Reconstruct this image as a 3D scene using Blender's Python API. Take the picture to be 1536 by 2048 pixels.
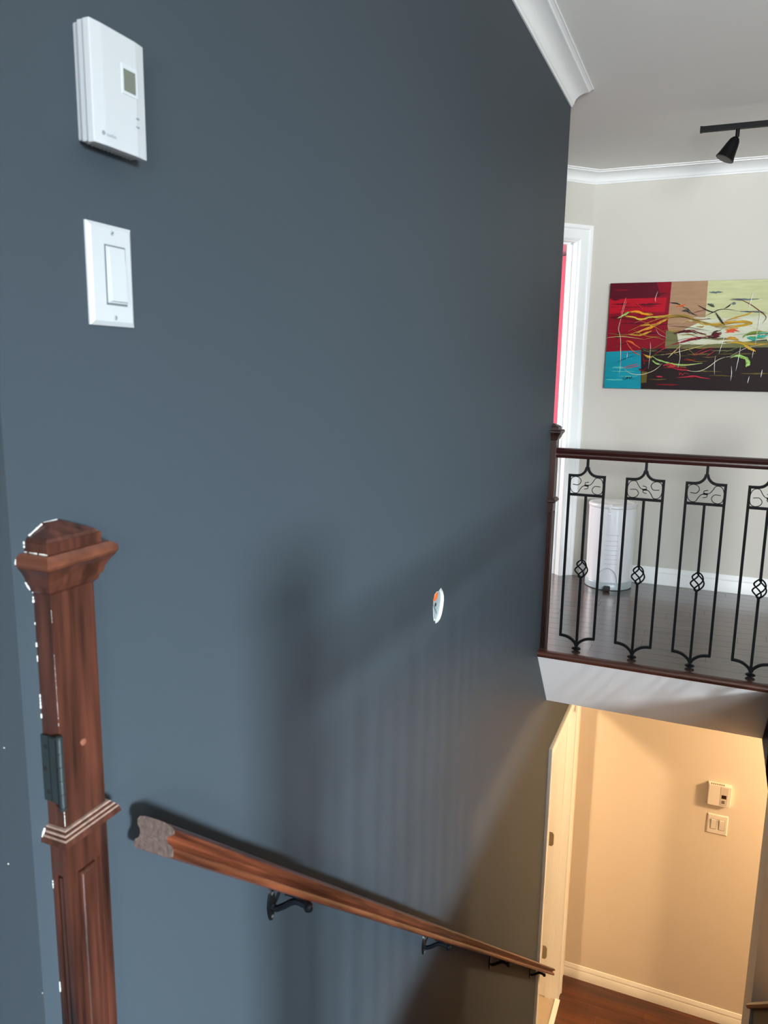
import bpy, bmesh, math, random
from mathutils import Vector, Matrix

random.seed(7)
scene = bpy.context.scene
for o in list(bpy.data.objects):
    bpy.data.objects.remove(o, do_unlink=True)
COL = scene.collection

# ------------------------------------------------------------------ camera
YAW, PITCH, ROLL, FPX = 0.4011, 0.1816, -0.0163, 1541.6
fwd = Vector((-math.sin(YAW) * math.cos(PITCH), math.cos(YAW) * math.cos(PITCH), -math.sin(PITCH)))
rgt0 = Vector((math.cos(YAW), math.sin(YAW), 0))
dwn0 = fwd.cross(rgt0)
rgt = math.cos(ROLL) * rgt0 + math.sin(ROLL) * dwn0
dwn = -math.sin(ROLL) * rgt0 + math.cos(ROLL) * dwn0
cam_d = bpy.data.cameras.new('camera')
cam = bpy.data.objects.new('camera', cam_d)
COL.objects.link(cam)
cm = Matrix((rgt, -dwn, -fwd)).transposed().to_4x4()
cm.translation = Vector((0.66, 0.0, 1.263))
cam.matrix_world = cm
cam_d.sensor_fit = 'HORIZONTAL'
cam_d.sensor_width = 36.0
cam_d.lens = 36.0 * FPX / 1536.0
cam_d.clip_start = 0.02
cam_d.dof.use_dof = True
cam_d.dof.focus_distance = 3.6
cam_d.dof.aperture_fstop = 14.0
scene.camera = cam

# ------------------------------------------------------------------ world, window and fill light, exposure
world = bpy.data.worlds.new('world')
scene.world = world
world.use_nodes = True
world.node_tree.nodes['Background'].inputs[0].default_value = (0.75, 0.85, 1.0, 1)
world.node_tree.nodes['Background'].inputs[1].default_value = 0.05


def area_light(name, loc, aim, sx, sy, power, color, spread=180):
    d = bpy.data.lights.new(name, 'AREA')
    d.shape = 'RECTANGLE'
    d.size, d.size_y = sx, sy
    d.energy = power
    d.color = color
    d.spread = math.radians(spread)
    o = bpy.data.objects.new(name, d)
    COL.objects.link(o)
    o.location = loc
    o.rotation_euler = (Vector(aim) - Vector(loc)).to_track_quat('-Z', 'Y').to_euler()
    return o


DAY = (0.80, 0.92, 1.0)
DAY2 = (0.95, 0.98, 1.0)
area_light('window_light_side', (4.14, -2.0, 1.52), (0.0, 1.2, -0.75), 0.6, 0.48, 126, DAY, 60)
area_light('window_light_side_soft', (4.13, -1.75, 1.50), (0.6, 3.2, 1.2), 1.6, 1.3, 62, DAY2, 170)
area_light('gallery_fill_light', (2.6, -2.93, 1.72), (0.5, 4.8, 0.75), 1.5, 0.9, 28, DAY2, 48)  # added fill from behind the camera, narrowed to brighten the gallery
area_light('ceiling_fill_light', (1.6, -2.93, 1.20), (1.0, 1.0, 2.9), 1.2, 0.8, 38, DAY2, 46)  # added fill, tilted upward to brighten the ceiling
area_light('window_light_pink_room', (-3.0, 5.0, 1.5), (-0.9, 5.6, 1.2), 1.2, 1.2, 95, (1.0, 0.97, 0.95), 170)


def point_light(name, loc, power, color, radius=0.06):
    d = bpy.data.lights.new(name, 'POINT')
    d.energy = power
    d.color = color
    d.shadow_soft_size = radius
    o = bpy.data.objects.new(name, d)
    COL.objects.link(o)
    o.location = loc
    return o


WARM = (1.0, 0.65, 0.34)
point_light('lamp_light_left_room', (-0.62, 3.2, -0.46), 92, WARM, 0.05)
point_light('lamp_light_lower_hall', (2.3, 4.35, -0.50), 165, WARM, 0.08)

vs = scene.view_settings
vs.view_transform = 'Standard'
vs.look = 'None'
vs.exposure = 0.0
vs.gamma = 1.0
vs.use_curve_mapping = False


# ------------------------------------------------------------------ helpers
def lin(c):
    return tuple(((v / 255.0) / 12.92 if v / 255.0 <= 0.04045 else ((v / 255.0 + 0.055) / 1.055) ** 2.4) for v in c)


MATS = {}


def mat(name, rgb, rough=0.5, var=0.06, scale=6.0, bump=0.0, bump_scale=200.0, metal=0.0, spec=0.5, stretch=(1, 1, 1), coat=0.0):
    """plain procedural material: base colour with a slight noise variation and fine relief"""
    if name in MATS:
        return MATS[name]
    m = bpy.data.materials.new(name)
    m.use_nodes = True
    nt = m.node_tree
    b = nt.nodes['Principled BSDF']
    tc = nt.nodes.new('ShaderNodeTexCoord')
    mp = nt.nodes.new('ShaderNodeMapping')
    mp.inputs['Scale'].default_value = stretch
    nt.links.new(tc.outputs['Object'], mp.inputs['Vector'])
    n = nt.nodes.new('ShaderNodeTexNoise')
    n.inputs['Scale'].default_value = scale
    n.inputs['Detail'].default_value = 4
    nt.links.new(mp.outputs[0], n.inputs['Vector'])
    mx = nt.nodes.new('ShaderNodeMix')
    mx.data_type = 'RGBA'
    c = lin(rgb)
    mx.inputs[6].default_value = (*[v * (1 - var) for v in c], 1)
    mx.inputs[7].default_value = (*[min(1, v * (1 + var)) for v in c], 1)
    nt.links.new(n.outputs[0], mx.inputs[0])
    nt.links.new(mx.outputs[2], b.inputs['Base Color'])
    b.inputs['Roughness'].default_value = rough
    b.inputs['Metallic'].default_value = metal
    b.inputs['Specular IOR Level'].default_value = spec
    b.inputs['Coat Weight'].default_value = coat
    b.inputs['Coat Roughness'].default_value = 0.2
    if bump:
        n2 = nt.nodes.new('ShaderNodeTexNoise')
        n2.inputs['Scale'].default_value = bump_scale
        n2.inputs['Detail'].default_value = 3
        nt.links.new(mp.outputs[0], n2.inputs['Vector'])
        bp = nt.nodes.new('ShaderNodeBump')
        bp.inputs['Strength'].default_value = bump
        bp.inputs['Distance'].default_value = 0.001
        nt.links.new(n2.outputs[0], bp.inputs['Height'])
        nt.links.new(bp.outputs[0], b.inputs['Normal'])
    MATS[name] = m
    return m


def wood(name, dark, light, rough=0.35, axis='z', grain=60.0, per_object=0.0, coat=0.2, rot=0.0):
    """stained wood: noise stretched along the grain axis"""
    if name in MATS:
        return MATS[name]
    m = bpy.data.materials.new(name)
    m.use_nodes = True
    nt = m.node_tree
    b = nt.nodes['Principled BSDF']
    tc = nt.nodes.new('ShaderNodeTexCoord')
    mp = nt.nodes.new('ShaderNodeMapping')
    s = {'x': (0.06, 1, 1), 'y': (1, 0.06, 1), 'z': (1, 1, 0.06)}[axis]
    mp.inputs['Scale'].default_value = s
    m0 = nt.nodes.new('ShaderNodeMapping')
    m0.inputs['Rotation'].default_value = (rot, 0, 0)
    nt.links.new(tc.outputs['Object'], m0.inputs['Vector'])
    nt.links.new(m0.outputs[0], mp.inputs['Vector'])
    n = nt.nodes.new('ShaderNodeTexNoise')
    n.inputs['Scale'].default_value = grain
    n.inputs['Detail'].default_value = 6
    n.inputs['Roughness'].default_value = 0.6
    nt.links.new(mp.outputs[0], n.inputs['Vector'])
    n2 = nt.nodes.new('ShaderNodeTexNoise')
    n2.inputs['Scale'].default_value = grain * 0.25
    n2.inputs['Detail'].default_value = 3
    nt.links.new(mp.outputs[0], n2.inputs['Vector'])
    ad = nt.nodes.new('ShaderNodeMath')
    ad.operation = 'MULTIPLY_ADD'
    ad.inputs[1].default_value = 0.55
    nt.links.new(n2.outputs[0], ad.inputs[0])
    mu = nt.nodes.new('ShaderNodeMath')
    mu.operation = 'MULTIPLY'
    mu.inputs[1].default_value = 0.45
    nt.links.new(n.outputs[0], mu.inputs[0])
    nt.links.new(mu.outputs[0], ad.inputs[2])
    r = nt.nodes.new('ShaderNodeValToRGB')
    r.color_ramp.elements[0].position = 0.36
    r.color_ramp.elements[0].color = (*lin(dark), 1)
    r.color_ramp.elements[1].position = 0.66
    r.color_ramp.elements[1].color = (*lin(light), 1)
    nt.links.new(ad.outputs[0], r.inputs[0])
    out = r.outputs[0]
    if per_object:
        oi = nt.nodes.new('ShaderNodeObjectInfo')
        hv = nt.nodes.new('ShaderNodeHueSaturation')
        mr = nt.nodes.new('ShaderNodeMapRange')
        mr.inputs[3].default_value = 1 - per_object
        mr.inputs[4].default_value = 1 + per_object
        nt.links.new(oi.outputs['Random'], mr.inputs[0])
        nt.links.new(mr.outputs[0], hv.inputs['Value'])
        nt.links.new(out, hv.inputs['Color'])
        out = hv.outputs[0]
    nt.links.new(out, b.inputs['Base Color'])
    b.inputs['Roughness'].default_value = rough
    b.inputs['Coat Weight'].default_value = coat
    b.inputs['Coat Roughness'].default_value = 0.22
    bp = nt.nodes.new('ShaderNodeBump')
    bp.inputs['Strength'].default_value = 0.12
    bp.inputs['Distance'].default_value = 0.0008
    nt.links.new(n.outputs[0], bp.inputs['Height'])
    nt.links.new(bp.outputs[0], b.inputs['Normal'])
    MATS[name] = m
    return m


class MB:
    """collects shapes into one mesh"""

    def __init__(self):
        self.bm = bmesh.new()

    def poly(self, pts):
        return self.bm.faces.new([self.bm.verts.new(p) for p in pts])

    def hull(self, bottom, top):
        n = len(bottom)
        a = [self.bm.verts.new(p) for p in bottom]
        b = [self.bm.verts.new(p) for p in top]
        self.bm.faces.new(a[::-1])
        self.bm.faces.new(b)
        for i in range(n):
            j = (i + 1) % n
            self.bm.faces.new([a[i], a[j], b[j], b[i]])

    def box(self, x0, x1, y0, y1, z0, z1):
        self.hull([(x0, y0, z0), (x1, y0, z0), (x1, y1, z0), (x0, y1, z0)],
                  [(x0, y0, z1), (x1, y0, z1), (x1, y1, z1), (x0, y1, z1)])
        return self

    def frustum(self, r0, z0, r1, z1):
        """r = (x0,x1,y0,y1) rectangle at z0 to rectangle at z1"""
        f = lambda r, z: [(r[0], r[2], z), (r[1], r[2], z), (r[1], r[3], z), (r[0], r[3], z)]
        self.hull(f(r0, z0), f(r1, z1))
        return self

    def sweep(self, profile, path, adirs, bdir, closed=True):
        """profile (a,b) carried along path; a measured along adirs[i], b along bdir (vector or list)"""
        rings = []
        for i, p in enumerate(path):
            bd = bdir[i] if isinstance(bdir, list) else bdir
            rings.append([self.bm.verts.new(Vector(p) + Vector(adirs[i]) * a + Vector(bd) * b) for a, b in profile])
        n = len(profile)
        for r, s in zip(rings, rings[1:]):
            for i in range(n if closed else n - 1):
                j = (i + 1) % n
                self.bm.faces.new([r[i], r[j], s[j], s[i]])
        if closed:
            self.bm.faces.new(rings[0][::-1])
            self.bm.faces.new(rings[-1])
        return self

    def tube(self, path, r, n=6, square=False, taper=None, up=(0, 0, 1)):
        path = [Vector(p) for p in path]
        k = 4 if square else n
        off = math.pi / 4 if square else 0
        rr = r * (math.sqrt(2) if square else 1)
        rings = []
        for i, p in enumerate(path):
            if i == 0:
                t = path[1] - p
            elif i == len(path) - 1:
                t = p - path[i - 1]
            else:
                t = (path[i + 1] - p).normalized() + (p - path[i - 1]).normalized()
            t.normalize()
            u = Vector(up)
            if abs(t.dot(u)) > 0.95:
                u = Vector((0, 1, 0)) if abs(t.y) < 0.9 else Vector((1, 0, 0))
            a = t.cross(u).normalized()
            b = a.cross(t).normalized()
            q = rr * (taper[i] if taper else 1)
            rings.append([self.bm.verts.new(p + a * math.cos(off + 2 * math.pi * j / k) * q + b * math.sin(off + 2 * math.pi * j / k) * q) for j in range(k)])
        for r1, s1 in zip(rings, rings[1:]):
            for j in range(k):
                l = (j + 1) % k
                self.bm.faces.new([r1[j], r1[l], s1[l], s1[j]])
        self.bm.faces.new(rings[0][::-1])
        self.bm.faces.new(rings[-1])
        return self

    def lathe(self, prof, n=24, origin=(0, 0, 0), rot=None):
        """prof: (radius, height) points bottom to top"""
        o = Vector(origin)
        R = rot or Matrix.Identity(3)
        rings = []
        for r, h in prof:
            rings.append([self.bm.verts.new(o + R @ Vector((r * math.cos(2 * math.pi * j / n), r * math.sin(2 * math.pi * j / n), h))) for j in range(n)])
        for a, b in zip(rings, rings[1:]):
            for j in range(n):
                l = (j + 1) % n
                self.bm.faces.new([a[j], a[l], b[l], b[j]])
        self.bm.faces.new(rings[0][::-1])
        self.bm.faces.new(rings[-1])
        return self

    def build(self, name, material, parent=None, bevel=0.0, smooth=False, seg=2):
        me = bpy.data.meshes.new(name)
        bmesh.ops.remove_doubles(self.bm, verts=self.bm.verts, dist=1e-6)
        bmesh.ops.recalc_face_normals(self.bm, faces=self.bm.faces)
        if bevel:
            bmesh.ops.bevel(self.bm, geom=list(self.bm.edges), offset=bevel, segments=seg, affect='EDGES', profile=0.6, clamp_overlap=True)
        self.bm.to_mesh(me)
        self.bm.free()
        if smooth:
            for p in me.polygons:
                p.use_smooth = True
            me.set_sharp_from_angle(angle=math.radians(40))
        o = bpy.data.objects.new(name, me)
        me.materials.append(material)
        COL.objects.link(o)
        if parent is not None:
            o.parent = parent
            o.matrix_parent_inverse = parent_world(parent).inverted()
        return o


def parent_world(p):
    m = Matrix.LocRotScale(p.location, p.rotation_euler, p.scale)
    return m if p.parent is None else parent_world(p.parent) @ p.matrix_parent_inverse @ m


def tag(o, label, cat, group=None, kind=None):
    o['label'] = label
    o['category'] = cat
    if group:
        o['group'] = group
    if kind:
        o['kind'] = kind
    return o


def empty(name, loc=(0, 0, 0)):
    o = bpy.data.objects.new(name, None)
    o.empty_display_size = 0.05
    o.location = loc
    COL.objects.link(o)
    return o


def struct(o, label, cat):
    return tag(o, label, cat, kind='structure')


def arc(pts, n=5):
    """Catmull-Rom smoothing of a polyline"""
    P = [Vector(p) for p in pts]
    out = []
    for i in range(len(P) - 1):
        p0, p1, p2, p3 = P[max(i - 1, 0)], P[i], P[i + 1], P[min(i + 2, len(P) - 1)]
        for k in range(n):
            t = k / n
            out.append(0.5 * ((2 * p1) + (p2 - p0) * t + (2 * p0 - 5 * p1 + 4 * p2 - p3) * t * t + (3 * p1 - p0 - 3 * p2 + p3) * t ** 3))
    out.append(P[-1])
    return out


# ------------------------------------------------------------------ materials
M_SLATE = mat('slate_blue_paint', (56, 65, 72), 0.55, 0.04, 2.5, 0.10, 260, spec=0.2)
M_CEIL = mat('ceiling_paint', (240, 240, 236), 0.8, 0.03, 1.2, 0.06, 180)
M_GREY = mat('pale_grey_paint', (204, 202, 193), 0.6, 0.02, 1.5, 0.05, 220)
M_WHITE = mat('white_trim_paint', (242, 245, 245), 0.35, 0.02, 3.0)
M_BULK = mat('bulkhead_paint', (244, 242, 242), 0.7, 0.03, 1.5, 0.05, 200)
M_TAN = mat('warm_white_wall_paint', (226, 218, 206), 0.6, 0.02, 1.5, 0.05, 220)
M_PINK = mat('pink_wall_paint', (240, 124, 146), 0.6, 0.02, 1.5)
M_NEWEL = wood('newel_wood', (24, 13, 10), (84, 46, 34), 0.36, 'z', 90)
M_DNEWEL = wood('dark_newel_wood', (26, 12, 9), (52, 26, 19), 0.34, 'z', 70)
M_RAIL = wood('handrail_wood', (44, 20, 12), (116, 62, 40), 0.32, 'y', 110, rot=0.7090)
M_GRAIL = wood('gallery_rail_wood', (24, 9, 7), (50, 20, 15), 0.30, 'x', 70)
M_NOSE = wood('nosing_wood', (50, 25, 17), (90, 50, 36), 0.3, 'x', 60)
M_PLANK = wood('floor_plank_wood', (58, 44, 41), (92, 72, 66), 0.17, 'x', 24, 0.12, 0.6)
M_LPLANK = wood('lower_floor_wood', (54, 29, 16), (98, 54, 30), 0.3, 'x', 40, 0.2, 0.25)
M_GAP = mat('plank_joint', (38, 29, 26), 0.7)
M_BLACK = mat('black_iron', (10, 11, 13), 0.5, 0.1, 20, 0.1, 300, spec=0.15)
M_BLACKGLOSS = mat('black_cast_metal', (18, 22, 26), 0.28, 0.1, 30, 0.3, 120, 0.3)
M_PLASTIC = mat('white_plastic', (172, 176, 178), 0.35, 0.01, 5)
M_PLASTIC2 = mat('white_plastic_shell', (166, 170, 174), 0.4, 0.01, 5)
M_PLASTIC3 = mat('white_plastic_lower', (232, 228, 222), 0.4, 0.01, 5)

# ================================================================== the setting
CZ = 2.414           # upper ceiling
LZ = -3.0            # lower floor
SOF = -0.363         # lower ceiling
YE = 3.475           # far end of the slate wall upstairs
YF = 4.879           # upstairs far wall
YT = 5.02            # downstairs far wall
XR = 0.985           # right side of the stairwell
DY0, DY1, DH = 3.93, 4.775, -0.775   # lower doorway

# slate wall beside the stairs, with an irregular hole cut through it
HOLE = [(1.9693, 0.6705), (1.9855, 0.6576), (1.9955, 0.6433), (1.9982, 0.628), (1.994, 0.6115), (1.9829, 0.5912), (1.9708, 0.5816),
        (1.9541, 0.5778), (1.9332, 0.5784), (1.9198, 0.5896), (1.9278, 0.5929), (1.9127, 0.6017), (1.9082, 0.6314), (1.9106, 0.6519),
        (1.9177, 0.6641), (1.9338, 0.6683), (1.9507, 0.6653)]
b = MB()
# room-side face with the hole: outer rectangle triangulated against the hole outline
ya, yb, za, zb = 1.80, 2.10, 0.45, 0.80
b.box(-0.12, 0, 0.566, ya, 0, CZ)
b.box(-0.12, 0, yb, YE, 0, CZ)
b.box(-0.12, 0, ya, yb, 0, za)
b.box(-0.12, 0, ya, yb, zb, CZ)
b.box(-0.12, 0, 0.566, YE, LZ, 0)
b.box(-0.12, 0, YE, DY0, LZ, -0.04)
b.box(-0.12, 0, DY0, DY1, DH, -0.04)
b.box(-1.6, -0.12, 0.566, 0.69, 0, CZ)
bm = b.bm
cy, cz = 1.953, 0.625


def rectpt(p):
    dy, dz = p[0] - cy, p[1] - cz
    k = min(((yb - cy) / dy if dy > 0 else (ya - cy) / dy) if abs(dy) > 1e-9 else 1e9,
            ((zb - cz) / dz if dz > 0 else (za - cz) / dz) if abs(dz) > 1e-9 else 1e9)
    return (cy + dy * k, cz + dz * k)


corner_ang = [math.atan2(z - cz, y - cy) for y, z in ((yb, zb), (ya, zb), (ya, za), (yb, za))]
ring = [(math.atan2(z - cz, y - cy), (y, z)) for y, z in HOLE]
ring.sort(key=lambda q: q[0])
n = len(ring)
for i in range(n):
    a0, p0 = ring[i]
    a1, p1 = ring[(i + 1) % n]
    if a1 < a0:
        a1 += 2 * math.pi
    mids = []
    for ca, cpt in zip(corner_ang, ((yb, zb), (ya, zb), (ya, za), (yb, za))):
        for sh in (0, 2 * math.pi):
            if a0 < ca + sh < a1:
                mids.append((ca + sh, cpt))
    mids.sort()
    outer = [rectpt(p0)] + [m_[1] for m_ in mids] + [rectpt(p1)]
    poly = [(0, p0[0], p0[1])] + [(0, y, z) for y, z in outer] + [(0, p1[0], p1[1])]
    b.poly(poly)
wall_left = b.build('wall_left', M_SLATE)
struct(wall_left, 'slate blue painted wall running down beside the stairs', 'wall')
# broken plaster lining the hole, a real thickness of board
M_PLASTER = mat('broken_plaster', (226, 226, 220), 0.9, 0.12, 120, 0.6, 300)
b = MB()
outl = [p for _, p in ring]
for i in range(n):
    p, q = outl[i], outl[(i + 1) % n]
    b.poly([(0.0006, p[0], p[1]), (0.0006, q[0], q[1]), (-0.0085, q[0], q[1]), (-0.0085, p[0], p[1])])
    f = lambda s_, k: (cy + (s_[0] - cy) * k, cz + (s_[1] - cz) * k)
    p2, q2 = f(p, 1.0 + 0.03 * random.random()), f(q, 1.03)
    b.poly([(0.0006, p[0], p[1]), (0.0006, q[0], q[1]), (0.0004, q2[0], q2[1]), (0.0004, p2[0], p2[1])])
b.build('plaster_edge', M_PLASTER, wall_left)
# small chips in the paint
for i, (x, y, z, w, h) in enumerate(((-0.032, 0.5655, 0.845, 0.003, 0.0011), (-0.040, 0.5655, 0.700, 0.003, 0.0016), (-0.004, 0.5655, 1.205, 0.0012, 0.0012),
                                     (-0.0007, 0.5652, 0.545, 0.0012, 0.002))):
    b = MB()
    b.poly([(x - w / 2, y, z), (x - w * .1, y, z + h * .7), (x + w / 2, y, z + h), (x + w * .3, y, z - h * .2)])
    b.build('paint_chip', M_PLASTER, wall_left)

# upstairs floor slab with real planks on the gallery
b = MB()
b.box(-2.6, 4.2, 3.43, 5.0, -0.04, -0.012)
b.box(XR, 4.2, -3.0, 3.43, SOF, -0.012)
b.box(-1.6, XR, -3.0, 0.40, -0.30, -0.012)
floor = struct(b.build('floor', M_GAP), 'glossy dark brown plank floor of the upstairs gallery', 'floor')


b = MB()
b.box(1.9, 4.2, 3.43, YF, -0.012, 0.0)
b.box(XR, 4.2, -3.0, 3.43, -0.012, 0.0)
b.box(-1.6, XR, -3.0, 0.40, -0.012, 0.0)
b.build('boards', M_PLANK, floor)


def planks(parent, x0, x1, y0, y1, w, z0, z1, material, lmin, lmax):
    y = y0
    while y < y1 - 0.01:
        x = x0 - random.random() * lmax * 0.8
        ye = min(y + w, y1)
        while x < x1:
            L = lmin + random.random() * (lmax - lmin)
            xa, xb = max(x, x0), min(x + L, x1)
            if xb - xa > 0.02:
                q = MB()
                g = 0.0003
                c = 0.0006
                q.frustum((xa + g, xb - g, y + g, ye - g), z0, (xa + g, xb - g, y + g, ye - g), z1 - c)
                q.frustum((xa + g, xb - g, y + g, ye - g), z1 - c, (xa + g + c, xb - g - c, y + g + c, ye - g - c), z1)
                q.build('plank', material, parent)
            x += L
        y += w


planks(floor, -1.3, 1.9, 3.43, 4.86, 0.0826, -0.012, 0.0, M_PLANK, 0.45, 1.25)

# nosing board with a rounded front edge
b = MB()
prof = [(0.0, -0.030), (-0.006, -0.028), (-0.011, -0.022), (-0.013, -0.015), (-0.011, -0.008), (-0.006, -0.002), (0.0, 0.0), (0.022, 0.0005), (0.022, -0.030)]
b.sweep([(-a_, z) for a_, z in prof], [(-0.004, 3.408, 0), (XR + 0.012, 3.408, 0)], [(0, -1, 0)] * 2, (0, 0, 1))
nose = struct(b.build('trim_1', M_NOSE, smooth=True), 'rounded reddish brown nosing along the gallery floor edge', 'trim')
b = MB()
b.sweep([(-a_, z) for a_, z in prof], [(XR + 0.005, 3.396, 0), (XR + 0.005, 0.40, 0)], [(-1, 0, 0)] * 2, (0, 0, 1))
b.build('side_nosing', M_NOSE, nose, smooth=True)

# slanted bulkhead under the gallery and the lower ceiling behind it
b = MB()
pf = [(3.405, -0.028), (3.70, SOF), (YT, SOF), (YT, SOF + 0.05), (3.9, SOF + 0.05), (3.43, -0.028)]
b.hull([(0.0, y, z) for y, z in pf], [(XR, y, z) for y, z in pf])
struct(b.build('ceiling_bulkhead', M_BULK), 'slanted pale grey bulkhead below the gallery edge', 'bulkhead')
b = MB()
b.box(XR, 3.6, 1.0, YT, SOF - 0.01, SOF)
b.box(-2.4, -0.12, 1.5, YT, SOF - 0.002, SOF + 0.01)
struct(b.build('ceiling_lower', M_TAN), 'ceiling of the lower hall', 'ceiling')

# right side of the stairwell below the upper floor: fascia, post and knee wall
b = MB()
b.box(XR, 1.10, 0.4, 3.405, SOF - 0.012, -0.02)
b.box(XR, 1.10, 2.975, 3.235, LZ, SOF - 0.012)
b.box(XR, 1.10, 0.4, 1.6, LZ, SOF - 0.012)
struct(b.build('wall_right', M_TAN), 'narrow shaded wall end right of the stairs', 'wall')
kz = lambda y: -1.165 + 0.858 * (2.975 - y)
b = MB()
pf = [(2.975, LZ), (2.975, kz(2.975)), (2.07, kz(2.07)), (1.6, SOF - 0.012), (1.6, LZ)]
b.hull([(XR + 0.01, y, z) for y, z in pf], [(1.09, y, z) for y, z in pf])
knee = struct(b.build('wall_knee', mat('knee_wall_painted_shade', (52, 44, 40), 0.6)), 'knee wall beside the lower stairs, shade painted into its colour', 'wall')  # unlit wall: the shade below the cap is put into the base colour
b = MB()
b.sweep([(-0.012, 0), (-0.018, 0.012), (-0.010, 0.026), (0.09, 0.026), (0.115, 0.02), (0.112, 0.0)], [(XR, 2.973, kz(2.973)), (XR, 2.07, kz(2.07))], [(1, 0, 0)] * 2, (0, 0, 1))
b.build('wood_cap', M_NEWEL, knee, smooth=True)

# lower hall
b = MB()
b.box(-0.12, 3.6, YT, YT + 0.1, LZ, SOF + 0.05)
b.box(-0.12, 0.0, DY1, YT, LZ, SOF)
struct(b.build('wall_lower_hall', M_TAN), 'warm lit beige wall at the foot of the stairs', 'wall')
b = MB()
b.box(3.5, 3.6, 1.0, YT, LZ, SOF)
b.box(1.1, 3.5, 1.0, 1.1, LZ, SOF)
struct(b.build('wall_lower_side', M_TAN), 'beige side wall of the lower hall', 'wall')
b = MB()
b.box(0.0, 3.6, 1.0, YT, LZ - 0.1, LZ - 0.012)
lf = struct(b.build('floor_lower', M_GAP), 'reddish brown plank floor of the lower hall', 'floor')
planks(lf, 0.004, 1.9, 3.9, YT - 0.012, 0.0826, LZ - 0.012, LZ, M_LPLANK, 0.4, 1.1)
# left room behind the lower doorway
b = MB()
b.box(-2.5, -2.4, 1.5, YT, LZ, SOF)
b.box(-2.4, -0.12, 1.4, 1.5, LZ, SOF)
b.box(-2.4, -0.12, YT, YT + 0.1, LZ, SOF)
struct(b.build('wall_left_room', M_TAN), 'beige walls of the room behind the lower doorway', 'wall')
b = MB()
b.box(-2.4, -0.01, 1.5, YT, LZ - 0.1, LZ)
struct(b.build('floor_left_room', mat('beige_tile', (176, 164, 146), 0.4, 0.12, 14, 0.2, 60)), 'mottled beige floor inside the lower doorway', 'floor')

# stairs (below the picture) so that light behaves
b = MB()
for i in range(15):
    z = -0.1875 * (i + 1)
    y = 0.42 + 0.2185 * i
    b.box(0.0, XR, y, y + 0.235, max(z - 0.5, LZ - 0.05), z)
struct(b.build('floor_stairs', M_NOSE), 'wooden stair treads going down', 'stairs')

# upstairs shell
b = MB()
b.box(-2.6, 4.3, -3.1, 5.0, CZ, CZ + 0.1)
struct(b.build('ceiling', M_CEIL), 'plain light grey upstairs ceiling', 'ceiling')
XC = -0.101
b = MB()
b.box(XC, 4.3, YF, YF + 0.1, -0.012, CZ)
struct(b.build('wall_back', M_GREY), 'pale grey upstairs wall behind the painting', 'wall')
b = MB()
b.box(4.2, 4.3, -3.1, -2.55, 0, CZ)
b.box(4.2, 4.3, -0.95, 4.88, 0, CZ)
b.box(4.2, 4.3, -2.55, -0.95, 0, 0.85)
b.box(4.2, 4.3, -2.55, -0.95, 2.15, CZ)
b.box(-1.7, 0.9, -3.1, -3.0, 0, CZ)
b.box(3.2, 4.2, -3.1, -3.0, 0, CZ)
b.box(0.9, 3.2, -3.1, -3.0, 0, 0.7)
b.box(0.9, 3.2, -3.1, -3.0, 2.15, CZ)
b.box(-1.7, -1.6, -3.0, 0.566, 0, CZ)
struct(b.build('wall_front', M_GREY), 'pale grey room walls with the windows', 'wall')
b = MB()
for z in (0.85, 2.10):
    b.box(4.17, 4.22, -2.55, -0.95, z, z + 0.05)
for y in (-2.55, -1.0):
    b.box(4.17, 4.22, y, y + 0.05, 0.85, 2.15)
struct(b.build('window_1', M_WHITE), 'white window frame', 'window')

# ---- 45 degree wall with the upstairs doorway
O45 = Vector((XC, YF, 0))
E45 = Vector((-math.sqrt(.5), -math.sqrt(.5), 0))
N45 = Vector((math.sqrt(.5), -math.sqrt(.5), 0))


def q45(s, m, z):
    """s along the wall (leftwards), m out of the wall towards the gallery"""
    return O45 + E45 * s + N45 * m + Vector((0, 0, z))


def box45(b, s0, s1, m0, m1, z0, z1):
    b.hull([q45(s0, m0, z0), q45(s1, m0, z0), q45(s1, m1, z0), q45(s0, m1, z0)],
           [q45(s0, m0, z1), q45(s1, m0, z1), q45(s1, m1, z1), q45(s0, m1, z1)])


S0, S1, HH = 0.096, 0.856, 2.03
b = MB()
box45(b, 0, S0 - 0.012, -0.10, 0, -0.012, CZ)
box45(b, S1 + 0.012, 1.75, -0.10, 0, -0.012, CZ)
box45(b, S0 - 0.012, S1 + 0.012, -0.10, 0, HH + 0.012, CZ)
struct(b.build('wall_corner', M_GREY), 'pale grey angled wall around the upstairs doorway', 'wall')
CASING = [(0, 0), (0, .008), (.004, .0115), (.010, .0115), (.013, .008), (.018, .0085), (.048, .012), (.053, .011), (.056, .0155), (.061, .018), (.074, .018), (.076, .015), (.076, 0)]
d1 = empty('door_1', q45(0.46, 0, 0))
struct(d1, 'white cased doorway opening onto a pink room', 'doorway')
b = MB()
up = Vector((0, 0, 1))
b.sweep([(a_ * 1.2, t_ * 1.35 if 0.005 < a_ < 0.075 else t_) for a_, t_ in CASING], [q45(S0, 0, 0), q45(S0, 0, HH), q45(S1, 0, HH), q45(S1, 0, 0)], [-E45, -E45 + up, E45 + up, E45], N45)
b.build('casing', M_WHITE, d1, smooth=True)
b = MB()
box45(b, S0 - 0.012, S0 + 0.004, -0.102, 0.002, 0, HH)
box45(b, S1 - 0.004, S1 + 0.012, -0.102, 0.002, 0, HH)
box45(b, S0 - 0.012, S1 + 0.012, -0.102, 0.002, HH - 0.004, HH + 0.012)
b.build('jamb', M_WHITE, d1)
b = MB()
box45(b, S0 + 0.004, S0 + 0.014, -0.068, -0.048, 0, HH - 0.004)
box45(b, S1 - 0.014, S1 - 0.004, -0.068, -0.048, 0, HH - 0.004)
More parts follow.
